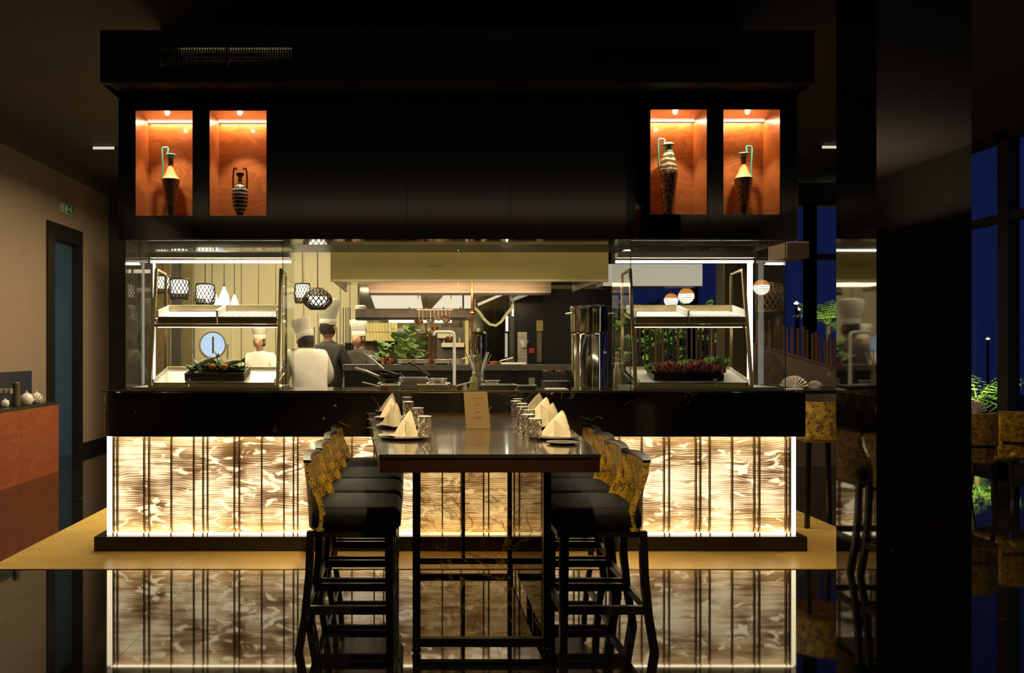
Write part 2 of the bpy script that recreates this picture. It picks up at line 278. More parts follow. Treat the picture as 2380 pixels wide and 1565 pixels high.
# ------------------------------------------------ mesh helpers
class MB:
    def __init__(s): s.v = []; s.f = []
    def add(s, V, Fc):
        o = len(s.v); s.v += [tuple(p) for p in V]; s.f += [tuple(i+o for i in f) for f in Fc]; return s
    def box(s, a, b):
        (x0, y0, z0), (x1, y1, z1) = a, b
        x0, x1 = min(x0, x1), max(x0, x1); y0, y1 = min(y0, y1), max(y0, y1); z0, z1 = min(z0, z1), max(z0, z1)
        return s.add([(x0,y0,z0),(x1,y0,z0),(x1,y1,z0),(x0,y1,z0),(x0,y0,z1),(x1,y0,z1),(x1,y1,z1),(x0,y1,z1)],
            [(0,3,2,1),(4,5,6,7),(0,1,5,4),(1,2,6,5),(2,3,7,6),(3,0,4,7)])
    def hexa(s, b, t):   # bottom 4 and top 4 points, counterclockwise
        return s.add(list(b)+list(t), [(3,2,1,0),(4,5,6,7),(0,1,5,4),(1,2,6,5),(2,3,7,6),(3,0,4,7)])
    def prism(s, pts, z0, z1):
        n = len(pts); V = [(x, y, z0) for x, y in pts]+[(x, y, z1) for x, y in pts]
        return s.add(V, [tuple(range(n-1, -1, -1)), tuple(range(n, 2*n))]+[(i, (i+1) % n, n+(i+1) % n, n+i) for i in range(n)])
    def prismy(s, pts, y0, y1):   # outline in x,z
        n = len(pts); V = [(x, y0, z) for x, z in pts]+[(x, y1, z) for x, z in pts]
        return s.add(V, [tuple(range(n)), tuple(range(2*n-1, n-1, -1))]+[((i+1) % n, i, n+i, n+(i+1) % n) for i in range(n)])
    def lathe(s, prof, n=24, c=(0, 0, 0), sq=1):
        V = []; Fc = []
        for r, z in prof:
            for i in range(n):
                a = 2*PI*i/n; V.append((c[0]+r*math.cos(a), c[1]+r*math.sin(a)*sq, c[2]+z))
        m = len(prof)
        for j in range(m-1):
            for i in range(n): Fc.append((j*n+i, j*n+(i+1) % n, (j+1)*n+(i+1) % n, (j+1)*n+i))
        if prof[0][0] > 1e-4: Fc.append(tuple(range(n-1, -1, -1)))
        if prof[-1][0] > 1e-4: Fc.append(tuple((m-1)*n+i for i in range(n)))
        return s.add(V, Fc)
    def tube(s, pts, r, n=8, r1=None):
        pts = [Vector(p) for p in pts]; V = []; Fc = []; m = len(pts)
        up = None
        for k, p in enumerate(pts):
            t = (pts[min(k+1, m-1)]-pts[max(k-1, 0)]).normalized()
            if up is None: up = t.orthogonal().normalized()
            u = (up-t*up.dot(t)).normalized(); up = u; w_ = t.cross(u)
            rr = r if r1 is None else r+(r1-r)*k/(m-1)
            for i in range(n):
                a = 2*PI*i/n; q = p+u*math.cos(a)*rr+w_*math.sin(a)*rr; V.append(tuple(q))
        for j in range(m-1):
            for i in range(n): Fc.append((j*n+i, j*n+(i+1) % n, (j+1)*n+(i+1) % n, (j+1)*n+i))
        Fc.append(tuple(range(n-1, -1, -1))); Fc.append(tuple((m-1)*n+i for i in range(n)))
        return s.add(V, Fc)
    def sqbar(s, a, b, wd):   # square bar between two points
        a = Vector(a); b = Vector(b); t = (b-a).normalized()
        u = Vector((1, 0, 0)) if abs(t.x) < .7 else Vector((0, 1, 0))
        u = (u-t*u.dot(t)).normalized(); v = t.cross(u); h = wd/2
        q = [u*-h+v*-h, u*h+v*-h, u*h+v*h, u*-h+v*h]
        return s.hexa([a+k for k in q], [b+k for k in q])
    def grid(s, fn, nu, nv):
        V = [fn(i/nu, j/nv) for j in range(nv+1) for i in range(nu+1)]
        return s.add(V, [(j*(nu+1)+i, j*(nu+1)+i+1, (j+1)*(nu+1)+i+1, (j+1)*(nu+1)+i) for j in range(nv) for i in range(nu)])
    def shell(s, fn, nu, nv, th):   # fn(u,v)->(point, normal)
        A = []; B = []
        for j in range(nv+1):
            for i in range(nu+1):
                p, n = fn(i/nu, j/nv); p = Vector(p); n = Vector(n).normalized(); A.append(p); B.append(p+n*th)
        o = len(A); W = nu+1; Fc = []
        for j in range(nv):
            for i in range(nu):
                a = j*W+i; Fc.append((a, a+1, a+W+1, a+W)); Fc.append((o+a, o+a+W, o+a+W+1, o+a+1))
        for i in range(nu):
            Fc.append((i, o+i, o+i+1, i+1)); k = nv*W+i; Fc.append((k, k+1, o+k+1, o+k))
        for j in range(nv):
            a = j*W; Fc.append((a, a+W, o+a+W, o+a)); k = j*W+nu; Fc.append((k, o+k, o+k+W, k+W))
        return s.add(A+B, Fc)
    def rbox(s, a, b, r, crown=0, n=4):
        """rounded box via superellipse-like layers with crowned top"""
        (x0, y0, z0), (x1, y1, z1) = a, b; cx, cy = (x0+x1)/2, (y0+y1)/2; hx, hy = (x1-x0)/2, (y1-y0)/2
        def ring(inset, z):
            P = []
            for (sx, sy, a0) in ((1, 1, 0), (-1, 1, 90), (-1, -1, 180), (1, -1, 270)):
                for k in range(n+1):
                    an = math.radians(a0+90*k/n); rr = max(r-inset, .001)
                    P.append((cx+sx*(hx-r)+math.cos(an)*rr, cy+sy*(hy-r)+math.sin(an)*rr, z))
            return P
        L_ = [(r*.5, z0), (0.0, z0+r*.5), (0.0, z1-r)]
        for k in range(1, 5):
            t = k/4*PI/2; L_.append((r*(1-math.cos(t)), z1-r+r*math.sin(t)))
        rings = [ring(i, z) for i, z in L_]; m = len(rings[0]); V = [p for R in rings for p in R]; Fc = [tuple(range(m-1, -1, -1))]
        for j in range(len(rings)-1):
            for i in range(m): Fc.append((j*m+i, j*m+(i+1) % m, (j+1)*m+(i+1) % m, (j+1)*m+i))
        top = (len(rings)-1)*m; V2 = []
        last = rings[-1]
        for q, (sc, dz) in enumerate(((.7, .5), (.35, .85))):
            V2 += [(cx+(p[0]-cx)*sc, cy+(p[1]-cy)*sc, p[2]+crown*dz) for p in last]
        V2.append((cx, cy, last[0][2]+crown)); o = len(V); V += V2
        for i in range(m):
            k = (i+1) % m
            Fc += [(top+i, top+k, o+k, o+i), (o+i, o+k, o+m+k, o+m+i), (o+m+i, o+m+k, o+2*m)]
        return s.add(V, Fc)
    def build(s, name, m, parent=None, smooth=False, bevel=0, loc=None):
        me = bpy.data.meshes.new(name); me.from_pydata(s.v, [], s.f); me.update()
        me.materials.append(M[m] if isinstance(m, str) else m)
        o = bpy.data.objects.new(name, me); C.objects.link(o)
        if parent: o.parent = parent
        if loc: o.location = loc
        if smooth:
            for p in me.polygons: p.use_smooth = True
            try: me.set_sharp_from_angle(angle=math.radians(45))
            except Exception: pass
        if bevel:
            b = o.modifiers.new('bevel', 'BEVEL'); b.width = bevel; b.segments = 2; b.limit_method = 'ANGLE'
        return o
def tag(o, label, cat, group=None, kind=None):
    o['label'] = label; o['category'] = cat
    if group: o['group'] = group
    if kind: o['kind'] = kind
    return o
def thing(name, label, cat, loc=(0, 0, 0), rz=0, group=None):
    o = bpy.data.objects.new(name, None); C.objects.link(o); o.location = loc; o.rotation_euler.z = rz; o.empty_display_size = .1
    return tag(o, label, cat, group)
def struct(o): o['kind'] = 'structure'; return o
def dup(root, loc, rz=0, label=None, group=None):
    def cp(o, par):
        c = o.copy(); C.objects.link(c)
        if par: c.parent = par
        for ch in kids.get(o, []): cp(ch, c)
        return c
    kids = {}
    for o in list(C.objects):
        if o.parent: kids.setdefault(o.parent, []).append(o)
    r = cp(root, None); r.location = loc; r.rotation_euler = (0, 0, rz)
    if label: r['label'] = label
    if group: r['group'] = group
    return r
def P(px, py, Y): return Vector(((px-CX)*Y/F, Y, H-(py-CY)*Y/F))
def X(px, Y): return (px-CX)*Y/F
def Z(py, Y): return H-(py-CY)*Y/F
def pbox(mb, px0, py0, px1, py1, Y, d):   # box whose front face spans these pixels at depth Y
    return mb.box((X(px0, Y), Y, Z(py1, Y)), (X(px1, Y), Y+d, Z(py0, Y)))

# ================================================ SETTING
CZ = 4.05; BW = 13.0; LX = -4.75; RX = 7.0
fl = struct(MB().box((LX-.2, -6, -.12), (RX+.1, BW+.3, -.02)).build('floor', 'black'))
tm = None; T = .9
for i in range(14):
    for j in range(12):
        x0 = -5.0+i*T; y0 = 2.2+j*T
        if x0 > RX-.1: continue
        if x0 > -2.3 and x0+T < 2.8 and y0 > 6.3: continue
        if tm is None:
            o = MB().box((.0008, .0008, -.02), (T-.0008, T-.0008, 0)).build('floor_tile', 'floor', fl); tm = o.data
        else:
            o = bpy.data.objects.new('floor_tile', tm); C.objects.link(o); o.parent = fl
        o.location = (x0, y0, 0)
MB().box((-2.3, 6.3, -.02), (2.8, BW, -.001)).build('kitchen_floor', 'steam', fl)
# cream stone band around the counter
def stones(x0, y0, x1, y1, along, step):
    L_ = (x1-x0) if along == 'x' else (y1-y0); n = max(1, round(L_/step))
    for k in range(n):
        a = k*L_/n+.001; b = (k+1)*L_/n-.001
        if along == 'x': MB().box((x0+a, y0, 0), (x0+b, y1, .004)).build('border_stone', 'band', fl)
        else: MB().box((x0, y0+a, 0), (x1, y0+b, .004)).build('border_stone', 'band', fl)
stones(-2.84, 5.55, 3.45, 6.04, 'x', 1.25)
stones(-2.84, 6.04, -2.32, 8.6, 'y', 1.25)
stones(2.83, 6.04, 3.45, 8.6, 'y', 1.25)
struct(MB().box((LX-.2, -6, CZ), (RX+.2, BW+.3, CZ+.1)).build('ceiling', 'ceil'))
struct(MB().box((LX-.2, -6.2, 0), (RX+.2, -6, CZ)).build('wall_front', 'dark'))
# left wall with a doorway
dy0, dy1 = 10.8, 11.92; dz = 3.13
wl = struct(MB().box((LX-.2, -6, 0), (LX, dy0, 3.83)).box((LX-.2, dy1, 0), (LX, BW, 3.83)).box((LX-.2, dy0, dz), (LX, dy1, 3.83)).build('wall_left', 'taupe'))
struct(MB().box((LX-.2, -6, 3.83), (LX+.01, BW, CZ)).build('trim_1', 'ceil'))
d1 = struct(MB().box((LX-.12, dy0+.2, 0), (LX-.07, dy1-.14, dz-.2)).build('door_1', 'doorblue'))
MB().box((LX-.2, dy0, 0), (LX+.03, dy0+.2, dz)).build('door_frame', 'black', d1)
MB().box((LX-.2, dy1-.14, 0), (LX+.03, dy1, dz)).build('door_frame', 'black', d1)
MB().box((LX-.2, dy0+.2, dz-.2), (LX+.03, dy1-.14, dz)).build('door_frame', 'black', d1)
struct(MB().box((LX, 3, 0), (LX+.02, dy0, .13)).box((LX, dy1, 0), (LX+.02, BW, .13)).build('baseboard_left', 'black'))
# back wall: dark panelling, cream kitchen wall, dark kitchen wall
struct(MB().box((LX, BW, 0), (X(450, BW), BW+.2, CZ)).build('wall_back', 'dark'))
kb = struct(MB().box((X(450, BW), BW, 0), (X(835, BW), BW+.2, CZ)).build('wall_kitchen_back', 'cream'))
struct(MB().box((X(835, BW), BW, 0), (X(1420, BW), BW+.2, CZ)).build('wall_kitchen_middle', 'olive'))
# partition panels behind left case
for k, (a, b, m) in enumerate([(292, 322, 'steam'), (325, 352, 'steam'), (355, 396, 'steelgold'), (399, 421, 'steam'), (424, 447, 'olive')]):
    tag(pbox(MB(), a, 560, b, 1000, 12.0, .05).build('wall_panel', m),
        ['grey metal panel at the far left behind the left glass case', 'second grey metal panel from the left behind the left glass case', 'brownish metal panel behind the left case post',
         'narrow grey panel left of the porthole door', 'narrow olive panel beside the porthole door'][k], 'panel')
# door with porthole
dp = struct(MB().box((X(452, BW)+.02, BW-.06, 0), (X(538, BW), BW-.005, 2.3)).build('door_2', 'cream'))
c = P(495, 802, BW-.06); r_ = 28*BW/F
MB().lathe([(0, 0), (r_, 0), (r_, .015), (0, .015)], 40).build('porthole_pane', 'porthole', dp).matrix_local = Matrix.Translation((c.x, c.y-.002, c.z)) @ Matrix.Rotation(PI/2, 4, 'X')
mb = MB(); mb.add([], [])
pts = [(c.x+(r_+.01)*math.cos(a), c.y-.01, c.z+(r_+.01)*math.sin(a)) for a in [2*PI*k/40 for k in range(41)]]
mb.tube(pts, .014, 6); mb.build('porthole_ring', 'steel', dp, smooth=True)
pbox(MB(), 493, 783, 497, 822, BW-.09, .01).build('porthole_bar', 'steam', dp)
pbox(MB(), 528, 800, 531, 830, BW-.09, .02).build('door_handle', 'steel', dp)
# kitchen wall seams as battens
for k, p in enumerate([560, 600, 640, 705, 738, 790, 812]):
    pbox(MB(), p, 540, p+1.5, 1000, BW-.01, .01).build('wall_seam', 'olive', kb)
# window wall at the back right
def window_wall():
    xs = [X(1420, BW), X(1612, BW), X(1745, BW), X(1888, BW), RX]
    for k in range(len(xs)-1):
        wn = struct(MB().box((xs[k]+.06, BW+.08, .12), (xs[k+1]-.06, BW+.09, 3.72)).build('window_%d' % (k+1), 'glass'))
        f_ = MB().box((xs[k]-.07, BW, 0), (xs[k]+.07, BW+.16, 3.75)).box((xs[k+1]-.07, BW, 0), (xs[k+1]+.07, BW+.16, 3.75)).box((xs[k], BW, 3.70), (xs[k+1], BW+.16, CZ)).box((xs[k], BW, 0), (xs[k+1], BW+.16, .12))
        f_.build('window_frame', 'frame', wn)
        MB().box((xs[k]+.07, BW+.02, 2.86), (xs[k+1]-.07, BW+.12, 2.95)).build('window_transom', 'frame', wn)
    ys = [10.0-1.55*k for k in range(8)]
    ys = [BW]+[11.55]+ys
    for k in range(len(ys)-1):
        a, b = ys[k+1], ys[k]
        wn = struct(MB().box((RX+.08, a+.06, .12), (RX+.09, b-.06, CZ-.05)).build('window_%d' % (k+5), 'glass'))
        MB().box((RX, a-.09, 0), (RX+.14, a+.09, CZ)).box((RX, a, 0), (RX+.16, b, .12)).box((RX, a, CZ-.08), (RX+.16, b, CZ)).build('window_frame', 'frame', wn)
        MB().box((RX+.02, a+.09, 2.99), (RX+.12, b-.09, 3.09)).build('window_transom', 'frame', wn)
window_wall()
struct(MB().box((RX, -6, 0), (RX+.2, -.94, CZ)).build('wall_right', 'dark'))
struct(MB().box((-8, BW+.35, -.3), (22, 40, -.15)).build('terrace_ground', 'ground'))
struct(MB().box((RX+.25, -6, -.3), (22, BW+.3, -.15)).build('terrace_ground_side', 'ground'))

# ================================================ COUNTER
YP = 6.107
ct = thing('service_counter', 'long black marble counter with glowing backlit onyx front around the open kitchen', 'counter')
# slab with rounded left corner
sx0, sx1, sy0, sy1 = -2.235, X(1873, 5.9), 5.9, 6.75; R_ = .16
pts = [(sx0, sy1)]+[(sx0+R_-R_*math.cos(a), sy0+R_-R_*math.sin(a)) for a in [PI/2*k/8 for k in range(9)]]+[(sx1, sy0), (sx1, sy1)]
MB().prism(pts, .842, 1.1565).build('counter_slab', 'slab', ct, bevel=.006)
MB().box((X(218, 6.04), 6.04, .004), (X(1877, 6.04), 6.9, .107)).build('plinth', 'black', ct, bevel=.004)
MB().box((X(250, YP)+.01, YP+.03, .107), (X(1848, YP)-.01, 6.7, .842)).build('counter_core', 'dark', ct)
# onyx panels and fins
half = [266, 275, 337, 348.4, 400, 452, 473.7, 484, 546, 557.7, 609.5, 661, 683, 693, 755, 767, 818.5, 870, 892, 902, 964, 976, 1028]
fins = half+[2*1049.7-p for p in reversed(half)]
edges = [262]+fins+[1837.5]
z0, z1 = .109, .842
def onyx_panel(x0, x1):
    w_ = x1-x0; nu = max(1, int(w_/.03)); nv = 24; ph = x0*3
    def fn(u, v):
        z = z0+(z1-z0)*v; x = x0+.002+(w_-.004)*u
        y = YP+.004*math.sin(z*38+math.sin(x*7)*1.5)+.0025*math.sin(z*90+x*4)
        return (x, y, z), (0, 1, 0)
    MB().shell(fn, nu, nv, .012).build('onyx_panel', 'onyx', ct, smooth=True)
for a, b in zip(edges, edges[1:]): onyx_panel(X(a, YP), X(b, YP))
fm = None
for p in fins:
    x = X(p, YP)
    if fm is None:
        o = MB().box((-.0045, YP-.03, z0), (.0045, YP+.012, z1)).build('fin', 'fin', ct); fm = o.data
    else:
        o = bpy.data.objects.new('fin', fm); C.objects.link(o); o.parent = ct
    o.location.x = x
for a, b in ((250, 262), (1837.5, 1848)):
    MB().box((X(a, YP), YP-.012, z0), (X(b, YP), YP+.02, z1)).build('corner_light', 'ledwarm', ct)
MB().box((X(264, YP), YP-.022, z0), (X(1836, YP), YP-.012, z0+.022)).build('bottom_light_strip', 'ledwarm', ct)
MB().box((X(264, YP), YP-.026, z1-.012), (X(1836, YP), YP-.014, z1)).build('top_light_strip', 'ledwarm', ct)
xm = (X(264, YP)+X(1836, YP))/2; xw = X(1836, YP)-X(264, YP)
area('counter_glow_low', (xm, YP-.06, z0+.02), xw, .03, 9, (1, .78, .42), (math.radians(180-14), 0, 0))
area('counter_glow_top', (xm, YP-.06, z1-.015), xw, .03, 5, (1, .78, .42), (math.radians(14), 0, 0))
MB().box((sx0+.02, sy0+.03, 1.1565), (sx1-.06, sy0+.045, 1.166)).build('brass_edge_strip', 'brass', ct)

# ================================================ OVERHEAD HEADER AND CABINET
hd = thing('duct_bulkhead', 'dark plaster bulkhead with two air grilles hung above the cabinet', 'bulkhead')
ya = 5.7
def vent_wall(mb):
    xa, xb, zt, zb = X(233, ya), X(1893, ya), Z(70, ya), Z(192, ya)
    v1 = (X(370, ya), X(685, ya), Z(160, ya), Z(107, ya)); v2 = (X(1368, ya), X(1685, ya), Z(157, ya), Z(103, ya))
    xs = [xa, v1[0], v1[1], v2[0], v2[1], xb]
    for k in range(5):
        if k in (1, 3):
            v = v1 if k == 1 else v2
            mb.box((xs[k], ya, zb), (xs[k+1], ya+.06, v[2])); mb.box((xs[k], ya, v[3]), (xs[k+1], ya+.06, zt))
        else: mb.box((xs[k], ya, zb), (xs[k+1], ya+.06, zt))
    mb.box((xa, ya+.06, zb), (xb, 6.9, zb+.04)); mb.box((xa, ya+.06, zt-.04), (xb, 6.9, zt))
    mb.box((xa, ya+.06, zb), (xa+.05, 6.9, zt)); mb.box((xb-.05, ya+.06, zb), (xb, 6.9, zt)); mb.box((xa, 6.86, zb), (xb, 6.9, zt))
    mb.box((xa+.1, 6.72, zt), (xb-.1, 6.88, CZ-.002))
    return v1, v2
mb = MB(); vents = vent_wall(mb); mb.build('bulkhead_shell', 'dark', hd)
for k, v in enumerate(vents):
    g = thing('air_grille', ['rectangular metal air grille with light glinting behind it, above the left niches', 'darker rectangular air grille above the right niches'][k], 'vent', (0, 0, 0))
    x0, x1, zz0, zz1 = v; e = .012
    fr = MB(); fr.box((x0+.001, ya-.006, zz0+.001), (x1-.001, ya+.02, zz0+e)); fr.box((x0+.001, ya-.006, zz1-e), (x1-.001, ya+.02, zz1-.001))
    fr.box((x0+.001, ya-.006, zz0+e), (x0+e, ya+.02, zz1-e)); fr.box((x1-e, ya-.006, zz0+e), (x1-.001, ya+.02, zz1-e)); xm_ = (x0+x1)/2
    fr.box((xm_-.008, ya-.004, zz0+e), (xm_+.008, ya+.02, zz1-e)); fr.build('grille_frame', 'black', g)
    bars = MB(); n = 52
    for q in range(1, n): xx = x0+(x1-x0)*q/n; bars.box((xx-.0035, ya+.002, zz0+e), (xx+.0035, ya+.008, zz1-e))
    for q in range(1, 9): zz = zz0+(zz1-zz0)*q/9; bars.box((x0+e, ya+.0085, zz-.003), (x1-e, ya+.014, zz+.003))
    o = bars.build('grille_mesh', 'black', g); o['kind'] = 'stuff'
    MB().box((x0+.08, ya+.10, zz0+.035), (x1-.03, ya+.12, zz0+.05)).box((x0+.2, ya+.10, zz0+.085), (x1-.25, ya+.12, zz0+.095)).build('inner_tray', 'ledge' if False else 'steelgold', g)
    if k == 0: area('grille_glint', ((x0+x1)/2, ya+.3, zz0+.08), .8, .05, 1.2, (1, .75, .4), (-PI/2, 0, 0))
YC = 5.9
cb = thing('overhead_cabinet', 'black polished granite cabinet with four lit display niches over the glass front', 'cabinet')
nich = [(313, 449, 255, 503), (485, 621, 255, 503), (1510, 1645, 252.5, 500), (1680, 1815, 252.5, 500)]
ct_, cb_ = Z(192, 5.7)-.002, Z(556, YC)
def gp(a, b, t, d): 
    MB().box((X(a, YC)+.0012, YC, d), (X(b, YC)-.0012, YC+.3, t)).build('granite_panel', 'granite', cb)
for a, b in ((275, 313), (449, 485), (621, 946), (946, 1186), (1186, 1510), (1645, 1680), (1815, 1853)): gp(a, b, ct_, cb_)
for a, b, t, d in nich:
    gp(a, b, ct_, Z(t, YC)); gp(a, b, Z(d, YC), cb_)
MB().box((X(275, YC), YC+.31, cb_), (X(1853, YC), 6.7, ct_)).build('cabinet_carcass', 'black', cb)
for k, (a, b, t, d) in enumerate(nich):
    x0, x1, zt, zb = X(a, YC), X(b, YC), Z(t, YC), Z(d, YC); yb = YC+.285; th = .006
    ln = MB().box((x0, YC+.004, zb), (x0+th, yb, zt)).box((x1-th, YC+.004, zb), (x1, yb, zt)).box((x0, YC+.004, zt-th), (x1, yb, zt)).box((x0, yb, zb), (x1, yb+.01, zt)).build('niche_lining', 'wood', cb)
    MB().box((x0, YC+.001, zb), (x1, yb, zb+.004)).build('niche_shelf', 'granite', cb)
    MB().box((x0+th, yb-.018, zt-th-.010), (x1-th, yb-.006, zt-th-.002)).build('strip_light', 'ledwarm', ln)
    cxn = X([388, 557, 1570, 1738][k], YC+.04)
    MB().lathe([(0, -.022), (.011, -.019), (.016, -.008), (.017, 0), (0, 0)], 16, (cxn, YC+.045, zt-th)).build('spot_lamp', 'bulb', ln, smooth=True)
    spot('niche_spot_%d' % k, (cxn, YC+.06, zt-.035), 18.0, 75, (1, .85, .6), (math.radians(8), 0, 0), .5, .012)
    area('niche_strip_glow_%d' % k, ((x0+x1)/2, yb-.03, zt-.02), x1-x0-.03, .015, 2.6, (1, .66, .34), (math.radians(-6), 0, 0))

# ------------------------------------------------ vases
u_ = 1/(3.913*322)
def jug(name, label, px, k, prof, m, foot_m, handle, rim_m, flip=1, Yv=6.05, zb=None):
    x = X(px, Yv); z = (Z(503, YC) if k < 2 else Z(500, YC))+.004
    t = thing(name, label, 'vase', (x, Yv, z))
    body = [(r*u_, h*u_) for r, h, kind in prof if kind == 'b']; foot = [(r*u_, h*u_) for r, h, kind in prof if kind == 'f']; neck = [(r*u_, h*u_) for r, h, kind in prof if kind == 'n']
    MB().lathe(foot, 28).build('foot', foot_m, t, smooth=True)
    if m == 'pot3':
        k_ = 7; MB().lathe(body[:k_], 28).build('body', 'pot3b', t, smooth=True); MB().lathe(body[k_-1:], 28).build('upper_body', 'pot3', t, smooth=True)
    else: MB().lathe(body, 28).build('body', m, t, smooth=True)
    MB().lathe(neck, 28).build('rim', rim_m, t, smooth=True)
    for hpts in handle:
        MB().tube([(flip*a*u_, 0, b*u_) for a, b in hpts], 8*u_, 8).build('handle', rim_m, t, smooth=True)
    return t
ew = [(62, 0, 'f'), (64, 8, 'f'), (44, 22, 'f'), (28, 34, 'f'), (26, 50, 'f'), (34, 80, 'f'), (38, 108, 'f'),
      (38, 108, 'b'), (48, 150, 'b'), (62, 230, 'b'), (74, 300, 'b'), (81, 350, 'b'), (82, 358, 'b'), (70, 372, 'b'), (48, 410, 'b'), (34, 450, 'b'), (25, 480, 'b'), (22, 510, 'b'), (26, 550, 'b'),
      (26, 550, 'n'), (34, 572, 'n'), (48, 582, 'n'), (44, 588, 'n'), (20, 580, 'n'), (18, 540, 'n')]
hh = [[(-76, 352), (-72, 420), (-74, 520), (-78, 640), (-70, 650), (-30, 652), (-24, 640), (-26, 610), (-34, 585)]]
jug('tall_ewer', 'slim ochre figured ewer with teal angular handle on its left, in the leftmost niche', 397, 0, ew, 'pot1', 'darkteal', hh, 'teal')
jug('tall_ewer', 'slim ochre figured ewer with teal angular handle on its right, in the rightmost niche', 1728, 3, ew, 'pot1', 'darkteal', hh, 'teal', flip=-1)
am = [(52, 0, 'f'), (54, 14, 'f'), (38, 20, 'f'), (38, 20, 'b'), (44, 80, 'b'), (58, 170, 'b'), (72, 280, 'b'), (84, 380, 'b'), (86, 400, 'b'), (80, 430, 'b'), (66, 520, 'b'), (44, 600, 'b'),
      (44, 600, 'n'), (34, 635, 'n'), (28, 655, 'n'), (40, 672, 'n'), (56, 662, 'n'), (40, 678, 'n'), (18, 670, 'n'), (16, 640, 'n')]
jug('cream_amphora', 'tall cream and black banded jug with green handle, in the third niche from left', 1553, 2, am, 'pot3', 'teal', [[(-80, 440), (-88, 500), (-90, 600), (-90, 705), (-80, 715), (-40, 715), (-32, 705), (-34, 670)]], 'teal')
sm = [(26, 0, 'f'), (28, 8, 'f'), (20, 22, 'f'), (20, 22, 'b'), (40, 60, 'b'), (62, 110, 'b'), (72, 160, 'b'), (74, 210, 'b'), (72, 262, 'b'), (66, 280, 'b'), (36, 302, 'b'), (22, 315, 'b'), (20, 350, 'b'), (18, 380, 'b'),
      (18, 380, 'n'), (34, 400, 'n'), (36, 415, 'n'), (26, 420, 'n'), (14, 410, 'n')]
jug('two_handled_vase', 'small black and white banded vase with two curled handles, in the second niche from left', 558, 1, sm, 'pot2', 'darkteal',
    [[(62, 275), (64, 350), (60, 430), (52, 462), (38, 466), (30, 445)], [(-62, 275), (-64, 350), (-60, 430), (-52, 462), (-38, 466), (-30, 445)]], 'lattice')

# ================================================ GLASS CASES
GY, GB = 5.95, 6.5; gz0, gz1 = 1.1575, 2.236
def led_case(name, label, pl, pr, outer):
    t = thing(name, label, 'display case')
    x0, x1 = X(pl, GY), X(pr, GY); th = .008
    MB().box((x0, GY, gz0), (x1, GY+th, gz1)).build('front_pane', 'glass', t)
    for x in (x0, x1-th): MB().box((x, GY+th+.002, gz0), (x+th, GB, gz1)).build('side_pane', 'sideglass', t)
    MB().box((x0, GY+th, gz1-.012), (x1, GB, gz1-.006)).build('top_pane', 'glass', t)
    for x in (x0, x1-.005): MB().box((x, GY-.002, gz0), (x+.005, GY+.0, gz1)).build('glass_edge', 'glassedge', t)
    MB().box((x0, GY-.003, gz1-.006), (x1, GY+.01, gz1)).build('top_clip', 'steel', t)
    MB().box((x0, GY-.003, gz0), (x1, GY-.001, gz0+.012)).build('bottom_channel', 'steelgold', t)
    MB().box((x0+.02, GB-.04, 2.125), (x1-.02, GB-.02, 2.145)).build('top_light_bar', 'led', t)
    MB().box((x0+.02, GB-.10, 2.16), (x1-.02, GB-.0, 2.20)).build('light_housing', 'steel', t)
    xo = x0+.05 if outer < 0 else x1-.05
    uw = .007 if outer < 0 else .018
    MB().box((xo-uw, GB-.05, gz0+.02), (xo+uw, GB-.03, 2.12)).build('upright_light', 'led', t)
    MB().box((x0+.03, GY+.03, gz0), (x1-.03, GB-.05, gz0+.03)).build('case_floor', 'steel', t)
    area(name+'_glow', ((x0+x1)/2, GB-.12, 2.11), x1-x0-.1, .04, 9, (1, .9, .72), (math.radians(-22), 0, 0))
    area(name+'_shelf_glow', ((x0+x1)/2, GY+.2, 1.61), x1-x0-.2, .04, 1.6, (1, .85, .6), (math.radians(8), 0, 0))
    return x0, x1
L0, L1 = led_case('left_glass_case', 'glass display case with lit edges at the left end of the counter', 290, 658, -1)
R0, R1 = led_case('right_glass_case', 'glass display case with lit edges at the right end of the counter', 1465, 1826, 1)
cp = thing('counter_glass_screen', 'clear glass screen between the two display cases above the counter middle', 'glass screen')
MB().box((L1+.004, GY, gz0), (0.3, GY+.008, gz1)).build('pane', 'glass', cp)
MB().box((0.306, GY, gz0), (R0-.004, GY+.008, gz1)).build('pane', 'glass', cp)
MB().box((L1+.004, GY-.004, gz1), (R0-.004, GY+.012, gz1+.008)).build('top_rail', 'steelgold', cp)

def rack(label, x0, x1, side):
    t = thing('display_rack', label, 'rack')
    yb, yt = GY+.06, GB-.1
    for x in (x0, x1):
        MB().sqbar((x, yb, gz0+.031), (x, yb+.16, 2.05), .022).build('front_post', 'steelgold', t)
        MB().sqbar((x, yt, gz0+.031), (x, yt, 2.02), .018).build('rear_post', 'steelgold', t)
        MB().sqbar((x, yb+.16, 2.045), (x, yt, 2.03), .016).build('top_arm', 'steelgold', t)
    for (ya_, za_, yb_, zb_) in ((yb+.09, 1.672, yt, 1.725), (yb, 1.195, yt, 1.272)):
        for x in (x0+.012, x1-.012): MB().sqbar((x, ya_, za_), (x, yb_, zb_), .014).build('side_rail', 'steelgold', t)
        MB().box((x0, ya_-.012, za_-.05), (x1, ya_, za_-.032)).build('front_rail', 'steelgold', t)
        if za_ > 1.5: MB().box((x0+.02, ya_+.03, za_-.055), (x1-.02, ya_+.045, za_-.045)).build('under_shelf_light', 'ledwarm', t)
    return yb, yt
rack('brass toned shelf rack inside the left glass case', X(352, 6.05), X(647, 6.05), -1)
yb, yt = rack('steel shelf rack inside the right glass case', X(1474, 6.05), X(1742, 6.05), 1)
